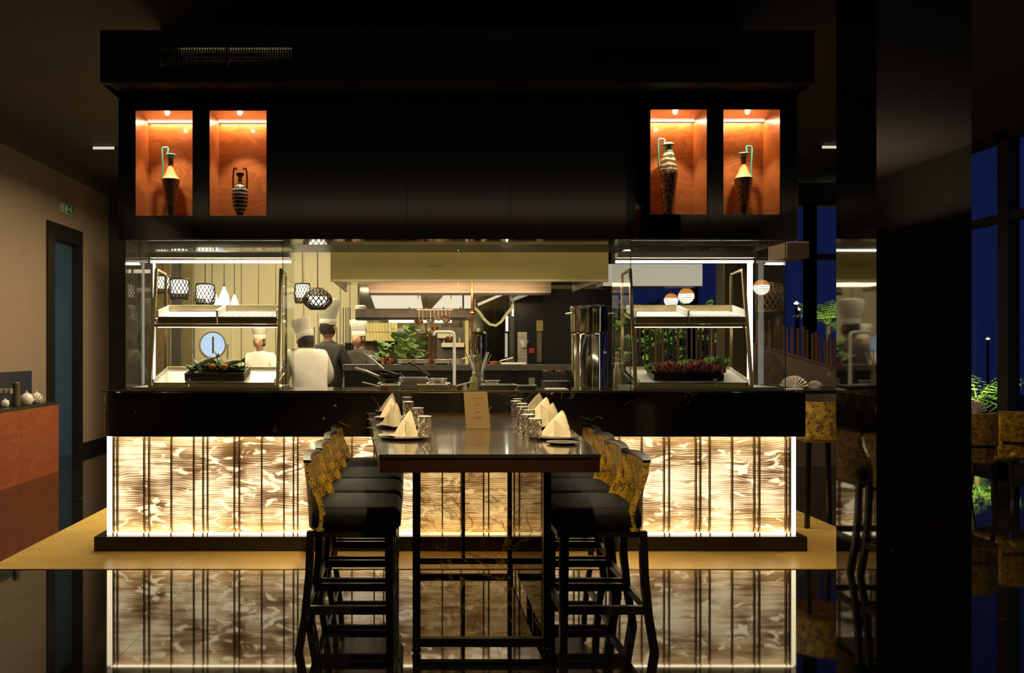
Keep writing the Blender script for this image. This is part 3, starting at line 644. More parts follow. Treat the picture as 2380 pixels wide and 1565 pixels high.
def tray(label, x0, x1, ya_, za_, yb_, zb_, cat='tray', ribbed=False, grp=None, rl=.055):
    t = thing('display_tray', label, cat, group=grp)
    n = Vector((0, -(zb_-za_), yb_-ya_)).normalized(); a = Vector((0, ya_, za_)); b = Vector((0, yb_, zb_)); th = n*.006; hh_ = n*rl
    def q(x, base, off): return (x, base.y+off.y, base.z+off.z)
    def plate(xa, xb, A, B, o0, o1):
        mb = MB(); mb.hexa([q(xa, A, o0), q(xb, A, o0), q(xb, B, o0), q(xa, B, o0)], [q(xa, A, o1), q(xb, A, o1), q(xb, B, o1), q(xa, B, o1)]); return mb
    Z0 = n*0
    plate(x0, x1, a, b, Z0, th).build('tray_base', 'whitesteel', t)
    d = (b-a).normalized()*.006
    rim = plate(x0, x1, a, a+d, n*-.045, n*.008); rim.build('front_lip', 'steelgold', t)
    plate(x0, x1, b-d, b, th, hh_).build('rear_lip', 'steelgold', t)
    plate(x0, x0+.005, a+d, b-d, th, hh_).build('side_lip', 'whitesteel', t); plate(x1-.005, x1, a+d, b-d, th, hh_).build('side_lip', 'whitesteel', t)
    if ribbed:
        mb = MB(); k = 0; x = x0+.03
        while x < x1-.03:
            mb.v and None
            p = plate(x, x+.006, a+(b-a)*.08, b-(b-a)*.08, th, n*.012); mb.add(p.v, p.f); x += .018
        mb.build('drain_ribs', 'whitesteel', t)
uy0, uy1, uz0, uz1 = 6.105, 6.39, 1.688, 1.742
tray('empty pale tray on the upper shelf of the left case, left one', X(366, 6.1), X(503, 6.1), uy0, uz0, uy1, uz1, grp=None)
tray('ribbed pale tray on the upper shelf of the left case, right one', X(505, 6.1), X(643, 6.1), uy0, uz0, uy1, uz1, ribbed=True)
tray('empty pale tray on the upper shelf of the right case, left one', X(1478, 6.1), X(1600, 6.1), uy0, uz0, uy1, uz1)
tray('wider pale tray on the upper shelf of the right case, right one', X(1602, 6.1), X(1736, 6.1), uy0, uz0, uy1, uz1, ribbed=True)
ly0, ly1, lz0, lz1 = 6.02, 6.39, 1.212, 1.30
tray('pale tray on the lower left shelf beside the food crate', X(358, 6.05), X(440, 6.05), ly0, lz0, ly1, lz1, rl=.028)
tray('pale lower tray under the food crate in the left case', X(442, 6.05), X(640, 6.05), ly0, lz0, ly1, lz1, rl=.028)
tray('pale lower tray under the lettuce in the right case', X(1482, 6.05), X(1660, 6.05), ly0, lz0, ly1, lz1, rl=.028)
tray('pale lower tray at the right end of the right case', X(1662, 6.05), X(1737, 6.05), ly0, lz0, ly1, lz1, rl=.028)

# food in the left case
ck = thing('food_crate', 'shallow dark wooden crate of seafood and herbs in the left case', 'crate', (X(502, 6.1), 6.17, 1.254)); ck.rotation_euler.x = .2
wc = .215
for yy in (-.11, .11): MB().box((-wc, yy-.006, 0), (wc, yy+.006, .055)).build('long_board', 'crate', ck)
for xx in (-wc, wc-.012): MB().box((xx, -.104, 0), (xx+.012, .104, .055)).build('end_board', 'crate', ck)
MB().box((-wc+.012, -.104, 0), (wc-.012, .104, .01)).build('bottom_board', 'crate', ck)
def blobleaf(mb, c, s, n=5):
    for _ in range(n):
        a = random.random()*2*PI; tilt = random.uniform(.2, 1.2); L_ = s*random.uniform(.6, 1.1); wd = L_*.45
        d = Vector((math.cos(a)*math.cos(tilt), math.sin(a)*math.cos(tilt), math.sin(tilt))); sd = d.cross(Vector((0, 0, 1))).normalized(); up = sd.cross(d)
        p0 = Vector(c)+Vector((random.uniform(-1, 1), random.uniform(-1, 1), 0))*s*.3
        pts = []
        for k in range(5):
            t = k/4; ww = wd*math.sin(PI*min(.97, max(.06, t*.9+.08))); mid = p0+d*L_*t+up*(-.25*L_*t*t)
            jit = random.uniform(-.12, .12)*L_
            pts += [mid-sd*ww+up*jit, mid+up*.08*L_, mid+sd*ww-up*jit]
        mb.add(pts, [(k*3+j, k*3+j+1, k*3+j+4, k*3+j+3) for k in range(4) for j in range(2)])
mb = MB()
for _ in range(60): xx = random.uniform(-.19, .19); blobleaf(mb, (xx, random.uniform(-.09, .09), .045+random.random()*.07*(1-abs(xx)/.22)), .06, 3)
tag(mb.build('herb_bed', 'leaf', None, loc=(X(502, 6.1), 6.17, 1.256)), 'bed of green herbs filling the food crate in the left case', 'herbs', kind='stuff')
def fish(label, x, y, z, rz, s=1, tilt=.3):
    t = thing('whole_fish', label, 'fish', (x, y, z), rz, 'whole fish in the food crate'); t.rotation_euler = (0, -tilt, rz)
    def fn(u, v):
        a = 2*PI*u; q = v; r = .028*s*(math.sin(PI*min(.96, q*.92+.06))**.75)*(1-.25*q); return ((q-.5)*.2*s, r*.55*math.cos(a), r*math.sin(a))
    MB().grid(fn, 12, 12).build('fish_body', 'fish', t, smooth=True)
    MB().hexa([(.09*s, -.002, 0), (.13*s, -.002, -.03*s), (.13*s, .002, -.03*s), (.09*s, .002, 0)], [(.09*s, -.002, .004), (.135*s, -.002, .03*s), (.135*s, .002, .03*s), (.09*s, .002, .004)]).build('tail_fin', 'fish', t)
    for sy in (-1, 1): MB().lathe([(0, -.005), (.005, 0), (0, .005)], 8, (-.075*s, sy*.0085*s, .006*s)).build('eye', 'napkin', t)
fx = X(502, 6.1)
fish('silver fish with its head up at the left of the food crate', fx-.13, 6.07, 1.345, 2.3, .8, .6)
fish('silver fish lying across the middle left of the food crate', fx-.06, 6.07, 1.372, .4, .75, .4)
fish('silver fish pointing up in the middle of the food crate', fx+.01, 6.12, 1.392, 2.0, .8, .5)
fish('dark fish on the right half of the food crate', fx+.12, 6.09, 1.362, -.3, .8, .15)
for k, (dx, lab) in enumerate(((-.015, 'orange pepper at the front middle of the food crate'), (.07, 'red orange pepper right of middle at the front of the food crate'))):
    t = thing('sweet_pepper', lab, 'pepper', (fx+dx, 6.06, 1.332))
    def fn(u, v):
        a = 2*PI*u; r = .026*math.sin(PI*(.03+.94*v))**.6*(1+.08*math.cos(3*a)); return (r*math.cos(a), r*math.sin(a), -.024+.048*v)
    MB().grid(fn, 18, 8).build('pepper_flesh', 'orange', t, smooth=True); MB().tube([(0, 0, .02), (.003, 0, .034)], .003, 6).build('stem', 'leaf', t)

def lettuce(label, x, y, z, s, m, seed):
    random.seed(seed)
    t = thing('lettuce_head', label, 'lettuce', (x, y, z))
    for ring in range(3):
        for k in range(6):
            a = 2*PI*k/6+ring*.5+random.uniform(-.2, .2); tilt = .35+.42*ring
            def fn(u, v):
                L_ = s*(1.0-.15*ring)*v; ww = s*.55*(math.sin(PI*min(1, v*.8+.1)))*(u-.5)*2
                d = (math.cos(a), math.sin(a)); out = L_*math.cos(tilt+v*.4); up = L_*math.sin(tilt+v*.4)+.16*s*v*math.sin(u*17+k)+.1*s*(abs(u-.5)*2)**2
                return (d[0]*out-d[1]*ww, d[1]*out+d[0]*ww, up)
            MB().grid(fn, 8, 5).build('leaf', m, t, smooth=True)
random.seed(5)
def tray2(label, px0, px1):
    y0 = 6.06; x0, x1 = X(px0, y0), X(px1, y0); w2 = (x1-x0)/2
    t = thing('black_food_tray', label, 'tray', ((x0+x1)/2, y0, 1.233)); t.rotation_euler.x = .2
    MB().box((-w2, 0, 0), (w2, .2, .008)).build('tray_base', 'black', t)
    MB().box((-w2, 0, .008), (w2, .008, .04)).box((-w2, .192, .008), (w2, .2, .04)).box((-w2, .008, .008), (-w2+.008, .192, .04)).box((w2-.008, .008, .008), (w2, .192, .04)).build('tray_rim', 'black', t)
tray2('black tray holding the left heap of purple lettuce', 1520, 1597)
tray2('black tray holding the right heap of purple lettuce', 1602, 1682)
LH = [(1532, .07, 'radicchio', 'purple lettuce at the left end of the left black tray', 6.13), (1556, .085, 'radicchio', 'large purple lettuce in the middle of the left black tray', 6.12), (1582, .07, 'radicchio', 'purple lettuce at the right of the left black tray', 6.12),
      (1520, .07, 'leaf', 'green lettuce at the far left edge of the lettuce heap', 6.16), (1622, .09, 'radicchio', 'tall purple lettuce at the left of the right black tray', 6.13), (1648, .08, 'radicchio', 'purple lettuce in the middle of the right black tray', 6.12),
      (1600, .085, 'leaf', 'green lettuce between the two purple lettuce heaps', 6.19), (1662, .10, 'leaf', 'green lettuce leaning at the back of the right black tray', 6.2), (1670, .055, 'radicchio', 'small purple lettuce at the right end of the right black tray', 6.11)]
for k, (px, s, m, lab, y) in enumerate(LH): lettuce(lab, X(px, y), y, 1.262+(y-6.1)*.2, s*1.3, m, 30+k)

# ================================================ KITCHEN
YH = 7.4
tag(MB().box((X(1757, 11.3), 11.3, 0), (X(1822, 11.3), 11.6, CZ-.002)).build('wall_pier', 'olive', None, bevel=.01), 'wide olive wall pier seen through the right edge of the right case', 'pier')
hg = thing('garden_hedge', 'dark clipped hedge outside behind the timber posts', 'hedge', (0, 0, -.15))
random.seed(77); hb_ = MB()
for _ in range(1400): blobleaf(hb_, (random.uniform(3.2, 7.6), random.uniform(17.6, 18.2), random.random()**.8*2.55), .22, 1)
o = hb_.build('hedge_leaves', 'leaf', hg); o['kind'] = 'stuff'
MB().box((3.2, 17.75, 0), (7.6, 18.1, 2.45)).build('hedge_core', 'black', hg)
spot('hedge_light', (5.2, 15.6, .1), 22, 120, (.9, 1, .5), (math.radians(110), 0, 0), .8, .05)
hood = thing('extractor_hood', 'wide satin steel extractor hood with dark logo above the cooking range', 'hood')
x0, x1, zb = X(768, YH), X(1414, YH), Z(650, YH)
MB().box((x0, YH, zb), (x1, YH+.02, 3.3)).build('front_plate', 'hood', hood)
MB().box((x0, YH+.02, zb), (x0+.02, 9.0, 3.3)).build('side_plate', 'hood', hood)
MB().box((x1-.02, YH+.02, zb), (x1, 9.0, 3.3)).build('side_plate', 'steam', hood)
MB().box((x0+.02, YH+.02, zb+.075), (x1-.02, 9.0, zb+.09)).build('inner_top', 'mirror', hood)
MB().box((x0+.25, 8.98, zb-.01), (x1-.25, 9.0, zb+.075)).build('rear_plate', 'steel', hood)
MB().box((x0+.25, 8.96, zb-.035), (x1-.25, 9.0, zb-.01)).build('rear_edge', 'black', hood)
MB().box((x0, YH-.01, zb-.02), (x1, YH+.03, zb)).build('bottom_edge', 'steelgold', hood)
for px in (975, 1105, 1210): MB().lathe([(0, 0), (.06, .0), (.06, .02), (0, .02)], 20, (X(px, 8.2), 8.2, zb+.055)).build('hood_lamp', 'lampglow', hood)
mb = MB()
for k in range(5): mb.box((X(994, YH)+k*.026, YH-.003, Z(619, YH)), (X(994, YH)+k*.026+.018, YH-.0005, Z(615, YH)))
mb.build('logo_mark', 'olive', hood)
# second canopy in the back whose own glow stands for light on the steel
for k, (pts, lab) in enumerate((([(861, 685), (977, 685), (983, 717), (872, 717)], 'left lit steel canopy panel below the hood'), ([(1033, 685), (1096, 685), (1094, 717), (1004, 717)], 'right lit steel canopy panel below the hood'))):
    Yk = 10.3; q = [P(a, b, Yk) for a, b in pts]
    t = thing('canopy_panel', lab, 'canopy')
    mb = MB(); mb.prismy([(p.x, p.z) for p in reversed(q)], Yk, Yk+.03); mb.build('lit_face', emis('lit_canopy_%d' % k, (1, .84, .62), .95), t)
    MB().sqbar((q[0].x, Yk-.01, q[0].z+.01), (q[1].x, Yk-.01, q[1].z+.01), .02).build('canopy_edge', 'steel', t)
    for xx in (q[0].x+.1, q[1].x-.1): MB().sqbar((xx, Yk+.05, q[0].z), (xx, Yk+.05, CZ-.002), .02).build('hanger', 'steam', t)
# shelves at the back
def shelf(label, px0, px1, py, Y, d=.3, m='mirror', lit=None):
    t = thing('wall_shelf', label, 'shelf')
    x0, x1, z = X(px0, Y), X(px1, Y), Z(py, Y)
    MB().box((x0, Y, z-.03), (x1, Y+d, z)).build('shelf_board', 'black', t)
    MB().box((x0, Y-.004, z), (x1, Y+.0, z+.10)).build('shelf_face', m, t)
    for xx in (x0+.03, x1-.03): MB().sqbar((xx, Y+d*.5, z), (xx, Y+d*.5, CZ-.002), .02).build('hanger_rod', 'steam', t)
    if lit:
        for a, b in lit: MB().box((X(a, Y), Y+.02, z-.06), (X(b, Y), Y+.10, z-.032)).build('under_light', 'ledwarm', t)
    return z, t
shelf('upper hanging steel shelf behind the range, below the lit canopies', 826, 1084, 738, 10.0, .3, 'steam', [(903, 962), (976, 1050)])
# mirrored back wall tiles and steel panels
cbk = thing('mirrored_wall', 'mirror-like steel backsplash reflecting the kitchen behind the range', 'wall panel')
for k in range(5):
    a = 830+k*80; pbox(MB(), a+1, 640, a+79, 905, 12.2, .03).build('steel_panel', 'mirror', cbk)
tl = thing('yellow_tile_board', 'patch of glossy yellow upright tiles in two rows behind the range', 'tiles')
for r in range(2):
    for k in range(10):
        a = 852+k*7.2-r*6; yb_ = 772 if r == 0 else 773+22
        pbox(MB(), a, (751 if r == 0 else 773), a+6.6, (yb_ if r == 0 else 793), 12.165, .03+.004*random.random()).build('tile', 'tile', tl)
# solid plants added for greenery mirrored behind the range
random.seed(11)
def bush(name, label, cx, cy, z0, r, h, m, n=60, s=.18, cat='plant', pot=True):
    t = thing(name, label, cat, (cx, cy, z0))
    mb = MB()
    for _ in range(n):
        a = random.random()*2*PI; q = random.random()**.5*r; blobleaf(mb, (q*math.cos(a), q*math.sin(a), .15*h+random.random()*h*.85), s, 1)
    o = mb.build('foliage', m, t); o['kind'] = 'stuff'
    MB().tube([(0, 0, 0), (.01, 0, h*.6)], .02, 6).build('stem', 'slat', t)
    if pot: MB().lathe([(r*.4, 0), (r*.55, .12*h), (r*.5, .12*h)], 16).build('pot', 'black', t, smooth=True)
    return t
# range / island behind the glass
YI = 8.6; zi = Z(848, YI)
rg = thing('cooking_range', 'long dark steel cooking island with raised ledge behind the glass', 'range')
MB().box((X(800, YI), YI, 0.0), (X(1330, YI), YI+.9, zi-.06)).build('range_body', 'black', rg)
MB().box((X(800, YI)-.02, YI-.02, zi-.06), (X(1330, YI)+.02, YI+.35, zi)).build('range_ledge', 'steam', rg)
for k in range(4): pbox(MB(), 812+k*128, 856, 812+k*128+118, 960, YI-.012, .01).build('front_panel', 'black', rg)
bush('mirrored_plant', 'leafy green plant added for mirrored plants, on the range ledge behind the copper rods', X(955, 9.0), 8.85, zi, .15, .36, 'leaf', 50, .12)
bush('mirrored_plant', 'smaller leafy plant added for mirrored plants, left of the tall one on the ledge', X(896, 9.0), 8.75, zi, .07, .22, 'leaf', 24, .09)
# back counter under the left wall
bc = thing('back_counter', 'steel topped back counter with white ware in front of the cream wall', 'counter')
MB().box((X(560, 11.2), 10.75, 0), (X(735, 11.2), 11.3, .86)).build('counter_body', 'cream', bc)
MB().box((X(558, 11.2), 10.73, .86), (X(737, 11.2), 11.32, .9)).build('counter_top', 'steel', bc)
# upright dark strips near px 735-835
dk = thing('vertical_rail_screen', 'row of thin dark vertical rails beside the chefs hats', 'screen')
for k, px in enumerate((730, 741, 782, 797, 803, 808, 813)):
    pbox(MB(), px, 715 if k > 2 else 760, px+1.6, 1000, 11.8, .02).build('rail', 'black', dk)
MB().box((X(728, 11.8), 11.81, 0.0), (X(818, 11.8), 11.83, .2)).build('rail_base', 'black', dk)
tag(MB().box((X(801, 11.8), 11.8, 0), (X(821, 11.8), 12.0, Z(796, 11.8))).build('black_cupboard', 'black', None, bevel=.01), 'tall black cupboard between the dark clothed chef and the far chef', 'cupboard')
# dark tall panel on the right of the kitchen
dpn = thing('tall_black_cabinet', 'tall black cabinet in the right part of the kitchen behind the stock pots', 'cabinet')
Yd = 9.6
MB().box((X(1195, Yd), Yd, 0), (X(1420, Yd), Yd+.5, Z(672, Yd))).build('cabinet_body', 'black', dpn)
pbox(MB(), 1200, 680, 1258, 900, Yd-.014, .012).build('cabinet_door', 'black', dpn); pbox(MB(), 1262, 680, 1328, 900, Yd-.014, .012).build('cabinet_door', 'black', dpn)
pbox(MB(), 1203, 772, 1225, 846, Yd-.03, .012).build('paper_notice', 'steel', dpn)
pbox(MB(), 1247, 745, 1262, 770, Yd-.03, .014).build('control_panel', 'oil', dpn)
pbox(MB(), 1248, 772, 1259, 842, Yd-.03, .01).build('upright_strip', 'olive', dpn)
pbox(MB(), 1229, 809, 1242, 821, Yd-.03, .014).build('red_button', 'red', dpn)
tg = thing('wall_cup', 'small white ribbed cup on the black cabinet above the red button', 'cup', tuple(P(1219, 808, Yd-.08)))
MB().lathe([(.025, 0), (.048, .07), (.05, .08), (.044, .08)], 20).build('cup_body', 'bowl', tg, smooth=True); MB().box((-.01, .03, .03), (.01, .066, .05)).build('bracket', 'steel', tg)
for k in range(12):
    px = 925+k*13.2; Yb = 10.1; z_ = Z(738, 10.0)
    o = thing('shelf_bottle', 'dark bottle on the upper hanging shelf, number %s of the row from the left' % ['one', 'two', 'three', 'four', 'five', 'six', 'seven', 'eight', 'nine', 'ten', 'eleven', 'twelve'][k], 'bottle', (X(px, Yb), Yb, z_), 0, 'bottles on the hanging shelf')
    hb = .085+.03*((k*7) % 3)/2
    MB().lathe([(.022, 0), (.024, .01), (.024, hb*.6), (.009, hb*.8), (.009, hb)], 14).build('bottle_body', ['glassedge', 'oil', 'darkteal', 'crate'][k % 4], o, smooth=True); MB().lathe([(.010, hb), (.010, hb+.012), (0, hb+.012)], 10).build('bottle_cap', 'copper' if k % 2 else 'steel', o)
def cabinet_boards():  # solid boards added for pale boards that are only a reflection
    t = thing('mirrored_boards', 'two cream boards on a pale post, added for mirrored boards, behind the tap', 'shelves')
    pbox(MB(), 1018, 773, 1054, 786, 11.9, .25).build('shelf_board', 'cream', t); pbox(MB(), 1027, 797, 1079, 807, 11.9, .25).build('shelf_board', 'cream', t)
    MB().box((X(1082, 11.9), 11.9, 0), (X(1089, 11.9), 12.15, Z(745, 11.9))).build('post', 'tile', t); MB().box((X(1016, 11.9), 12.14, 0), (X(1089, 11.9), 12.16, Z(760, 11.9))).build('back_board', 'steam', t)
    for k in range(5): pbox(MB(), 1030+k*9, 786.3, 1034+k*9, 797, 11.95, .08).build('jar', ['oil', 'crate', 'glassedge', 'copper', 'oil'][k], t)
cabinet_boards()
# upright glass shelf with white lamps (1175-1200)
ws = thing('lit_glass_tower', 'narrow lit glass tower with white tubes left of the black cabinet', 'light')
pbox(MB(), 1174, 705, 1196, 836, 9.3, .02).build('glass_back', 'glass', ws)
pbox(MB(), 1176, 735, 1181, 770, 9.28, .015).build('white_tube', 'led', ws); pbox(MB(), 1174, 775, 1180, 831, 9.28, .015).build('white_tube', 'shadeglow', ws)
pbox(MB(), 1190, 708, 1194, 735, 9.28, .015).build('white_tube', 'ledwarm', ws); pbox(MB(), 1176, 835, 1196, 905, 9.28, .06).build('tower_foot', 'steam', ws)
# curved yellow light loop
lp = thing('curved_tube_light', 'wavy yellow glowing tube light right of the copper rods', 'light')
pts = [P(a, b, 9.2) for a, b in ((1104, 716), (1115, 727), (1125, 742), (1138, 754), (1152, 757), (1165, 748), (1174, 735), (1184, 722), (1192, 714))]
MB().tube(pts, .015, 8).build('tube_glow', emis('yellow_tube', (1, .78, .25), .55), lp, smooth=True)
MB().sqbar(pts[0], (pts[0].x, pts[0].y, CZ-.002), .012).build('suspension', 'steam', lp); MB().sqbar(pts[-1], (pts[-1].x, pts[-1].y, CZ-.002), .012).build('suspension', 'steam', lp)
for k, (a, b) in enumerate((((1112, 708), (1170, 683)), ((1190, 697), (1224, 684)))):
    q = thing('ceiling_tube', ['long slanted pale tube lamp under the right end of the hood', 'short slanted pale tube lamp at the hood corner'][k], 'lamp')
    MB().sqbar(P(*a, 9.3), P(*b, 9.5), .03).build('tube', emis('pale_tube_%d' % k, (.9, .72, .5), [.9, .45][k]), q); MB().sqbar(P(*b, 9.5), (P(*b, 9.5).x, 9.5, CZ-.002), .012).build('rod', 'steam', q)

# pendants
def drum(label, px, py, Y, rw, hh_, m='lattice', glow='lampglow', dome=0, inner=True, grp=None):
    c = P(px, py, Y); r = rw*Y/F; h = hh_*Y/F
    t = thing('lattice_pendant', label, 'pendant lamp', tuple(c), 0, grp)
    mb = MB(); n = 16; rows = 6; tk = r*.05
    def pt(i, j):
        a = 2*PI*i/n; v = j/rows; rr = r*(1-.12*(2*v-1)**2) if not dome else r*math.sin(PI*(.18+.70*v))
        return Vector((rr*math.cos(a), rr*math.sin(a), -h/2+h*v))
    for j in range(rows):
        for i in range(n):
            a = pt(i+(j % 2)*.5, j)
            for s in (-.5, .5): mb.tube([a, pt(i+(j % 2)*.5+s, j+1)], tk, 4)
    for j in (0, rows): mb.tube([pt(i, j) for i in range(n+1)], tk*1.3, 5)
    mb.build('lattice_shade', m, t)
    if inner:
        if dome: MB().lathe([(0, -h*.32), (r*.45, -h*.26), (r*.62, -.05*h), (r*.62, .12*h), (0, .12*h)], 20).build('inner_shade', glow, t, smooth=True)
        else: MB().lathe([(r*.82, -h*.2), (r*.86, h*.45), (r*.5, h*.46), (.01, h*.46)], 20).build('inner_shade', glow, t, smooth=True)
    MB().tube([(0, 0, h*.46), (0, 0, CZ-.01-c.z)], .004, 5).build('cord', 'black', t)
    MB().lathe([(.05, -.03), (.05, 0)], 12, (0, 0, CZ-.005-c.z)).build('ceiling_rose', 'black', t)
    return t
drum('perforated drum pendant lit white, left part of the left case view', 418, 672, 8.2, 23, 46)
drum('perforated drum pendant hidden partly by the case post, farthest left', 378, 662, 8.0, 18, 40)
drum('brightest perforated drum pendant, seen in the middle of the left case', 477, 684, 8.3, 23, 46, glow='lampwhite')
drum('round dark perforated pendant above the bending chef', 703, 682, 8.6, 19, 44, dome=0)
drum('larger round dark perforated pendant above the tall chef hat', 738, 695, 8.4, 34, 46, dome=1)
def tear(label, px, py, Y, rw, hh_):  # glowing teardrop added in place of an unexplained glare
    c = P(px, py, Y); r = rw*Y/F; h = hh_*Y/F
    t = thing('glare_teardrop', label, 'pendant lamp', tuple(c))
    MB().lathe([(0, -h), (r*.6, -h*.85), (r, -h*.45), (r*.8, .05*h), (r*.35, .55*h), (r*.12, .9*h), (.004, h)], 20).build('glare_body', 'teardrop', t, smooth=True)
    MB().lathe([(r*.16, h*.82), (r*.16, h*1.05), (0, h*1.06)], 12).build('teardrop_cap', 'brass', t)
    MB().tube([(0, 0, h*1.05), (0, 0, CZ-.005-c.z)], .004, 5).build('cord', 'black', t)
tear('large white teardrop added for the glare in the middle of the left case view', 493, 695, 9.0, 17, 30)
tear('tall glowing teardrop added for the glare, just right of the largest one', 521, 690, 9.3, 13, 28)
tear('small glowing teardrop added for the glare, the rightmost of the three', 545, 700, 9.6, 9, 18)
# amber pendants on the right
def amber(label, px, py, Y, r):
    c = P(px, py, Y); r = r*Y/F
    t = thing('amber_pendant', label, 'pendant lamp', tuple(c))
    MB().lathe([(r*math.sin(PI*k/12)*1.0 if 0 < k < 12 else 0, -r*math.cos(PI*k/12)) for k in range(0, 8)], 24).build('lower_glow', 'lampglow', t, smooth=True)
    MB().lathe([(r*math.sin(PI*k/12)*1.0 if 0 < k < 12 else 0, -r*math.cos(PI*k/12)) for k in range(7, 13)], 24).build('amber_cap', 'orangeglow', t, smooth=True)
    mb = MB()
    for k in range(1, 12):
        z = -r*math.cos(PI*k/12); q = r*1.03*math.sin(PI*k/12); mb.tube([(q*math.cos(2*PI*i/20), q*math.sin(2*PI*i/20), z) for i in range(21)], .0045, 4)
    mb.build('rib_rings', 'latticebrown', t)
    MB().tube([(0, 0, r), (0, 0, CZ-.01-c.z)], .004, 5).build('cord', 'black', t)
amber('glowing amber capped globe pendant in the middle of the right case', 1595, 688, 10.5, 18)
amber('lower half hidden amber capped globe pendant left of the middle one', 1560, 698, 11.0, 16)
amber('largest glowing amber capped globe pendant, at the right edge of the right case', 1770, 668, 9.5, 18)
drum('big woven cane shade hanging beside the amber globe at the right edge', 1790, 692, 10.0, 32, 64, 'latticebrown', inner=False)
# ribbed rectangular shade
rs = thing('ribbed_lamp_shade', 'wide rectangular ribbed cream lamp shade seen through the right case', 'lamp')
Yr = 9.0; x0, x1, zz0, zz1 = X(1402, Yr), X(1633, Yr), Z(665, Yr), Z(614, Yr)
n = 64
for k in range(n):
    xa_ = x0+(x1-x0)*k/n; MB().box((xa_+.0015, Yr-.008, zz0), (xa_+(x1-x0)/n*.72, Yr+.006, zz1)).build('rib', 'shadeglow', rs)
MB().box((x0, Yr+.008, zz0), (x1, Yr+.012, zz1)).build('shade_lining', 'shadedim', rs)
MB().box((x0, Yr+.03, zz0), (x1, Yr+.35, zz0+.01)).box((x0, Yr+.03, zz1-.01), (x1, Yr+.35, zz1)).box((x0, Yr+.34, zz0+.01), (x1, Yr+.35, zz1-.01)).box((x0, Yr+.03, zz0+.01), (x0+.01, Yr+.34, zz1-.01)).box((x1-.01, Yr+.03, zz0+.01), (x1, Yr+.34, zz1-.01)).build('shade_box', 'steam', rs)
for xx in (x0+.15, x1-.15): MB().tube([(xx, Yr+.2, zz1), (xx, Yr+.2, CZ-.005)], .004, 5).build('cord', 'black', rs)

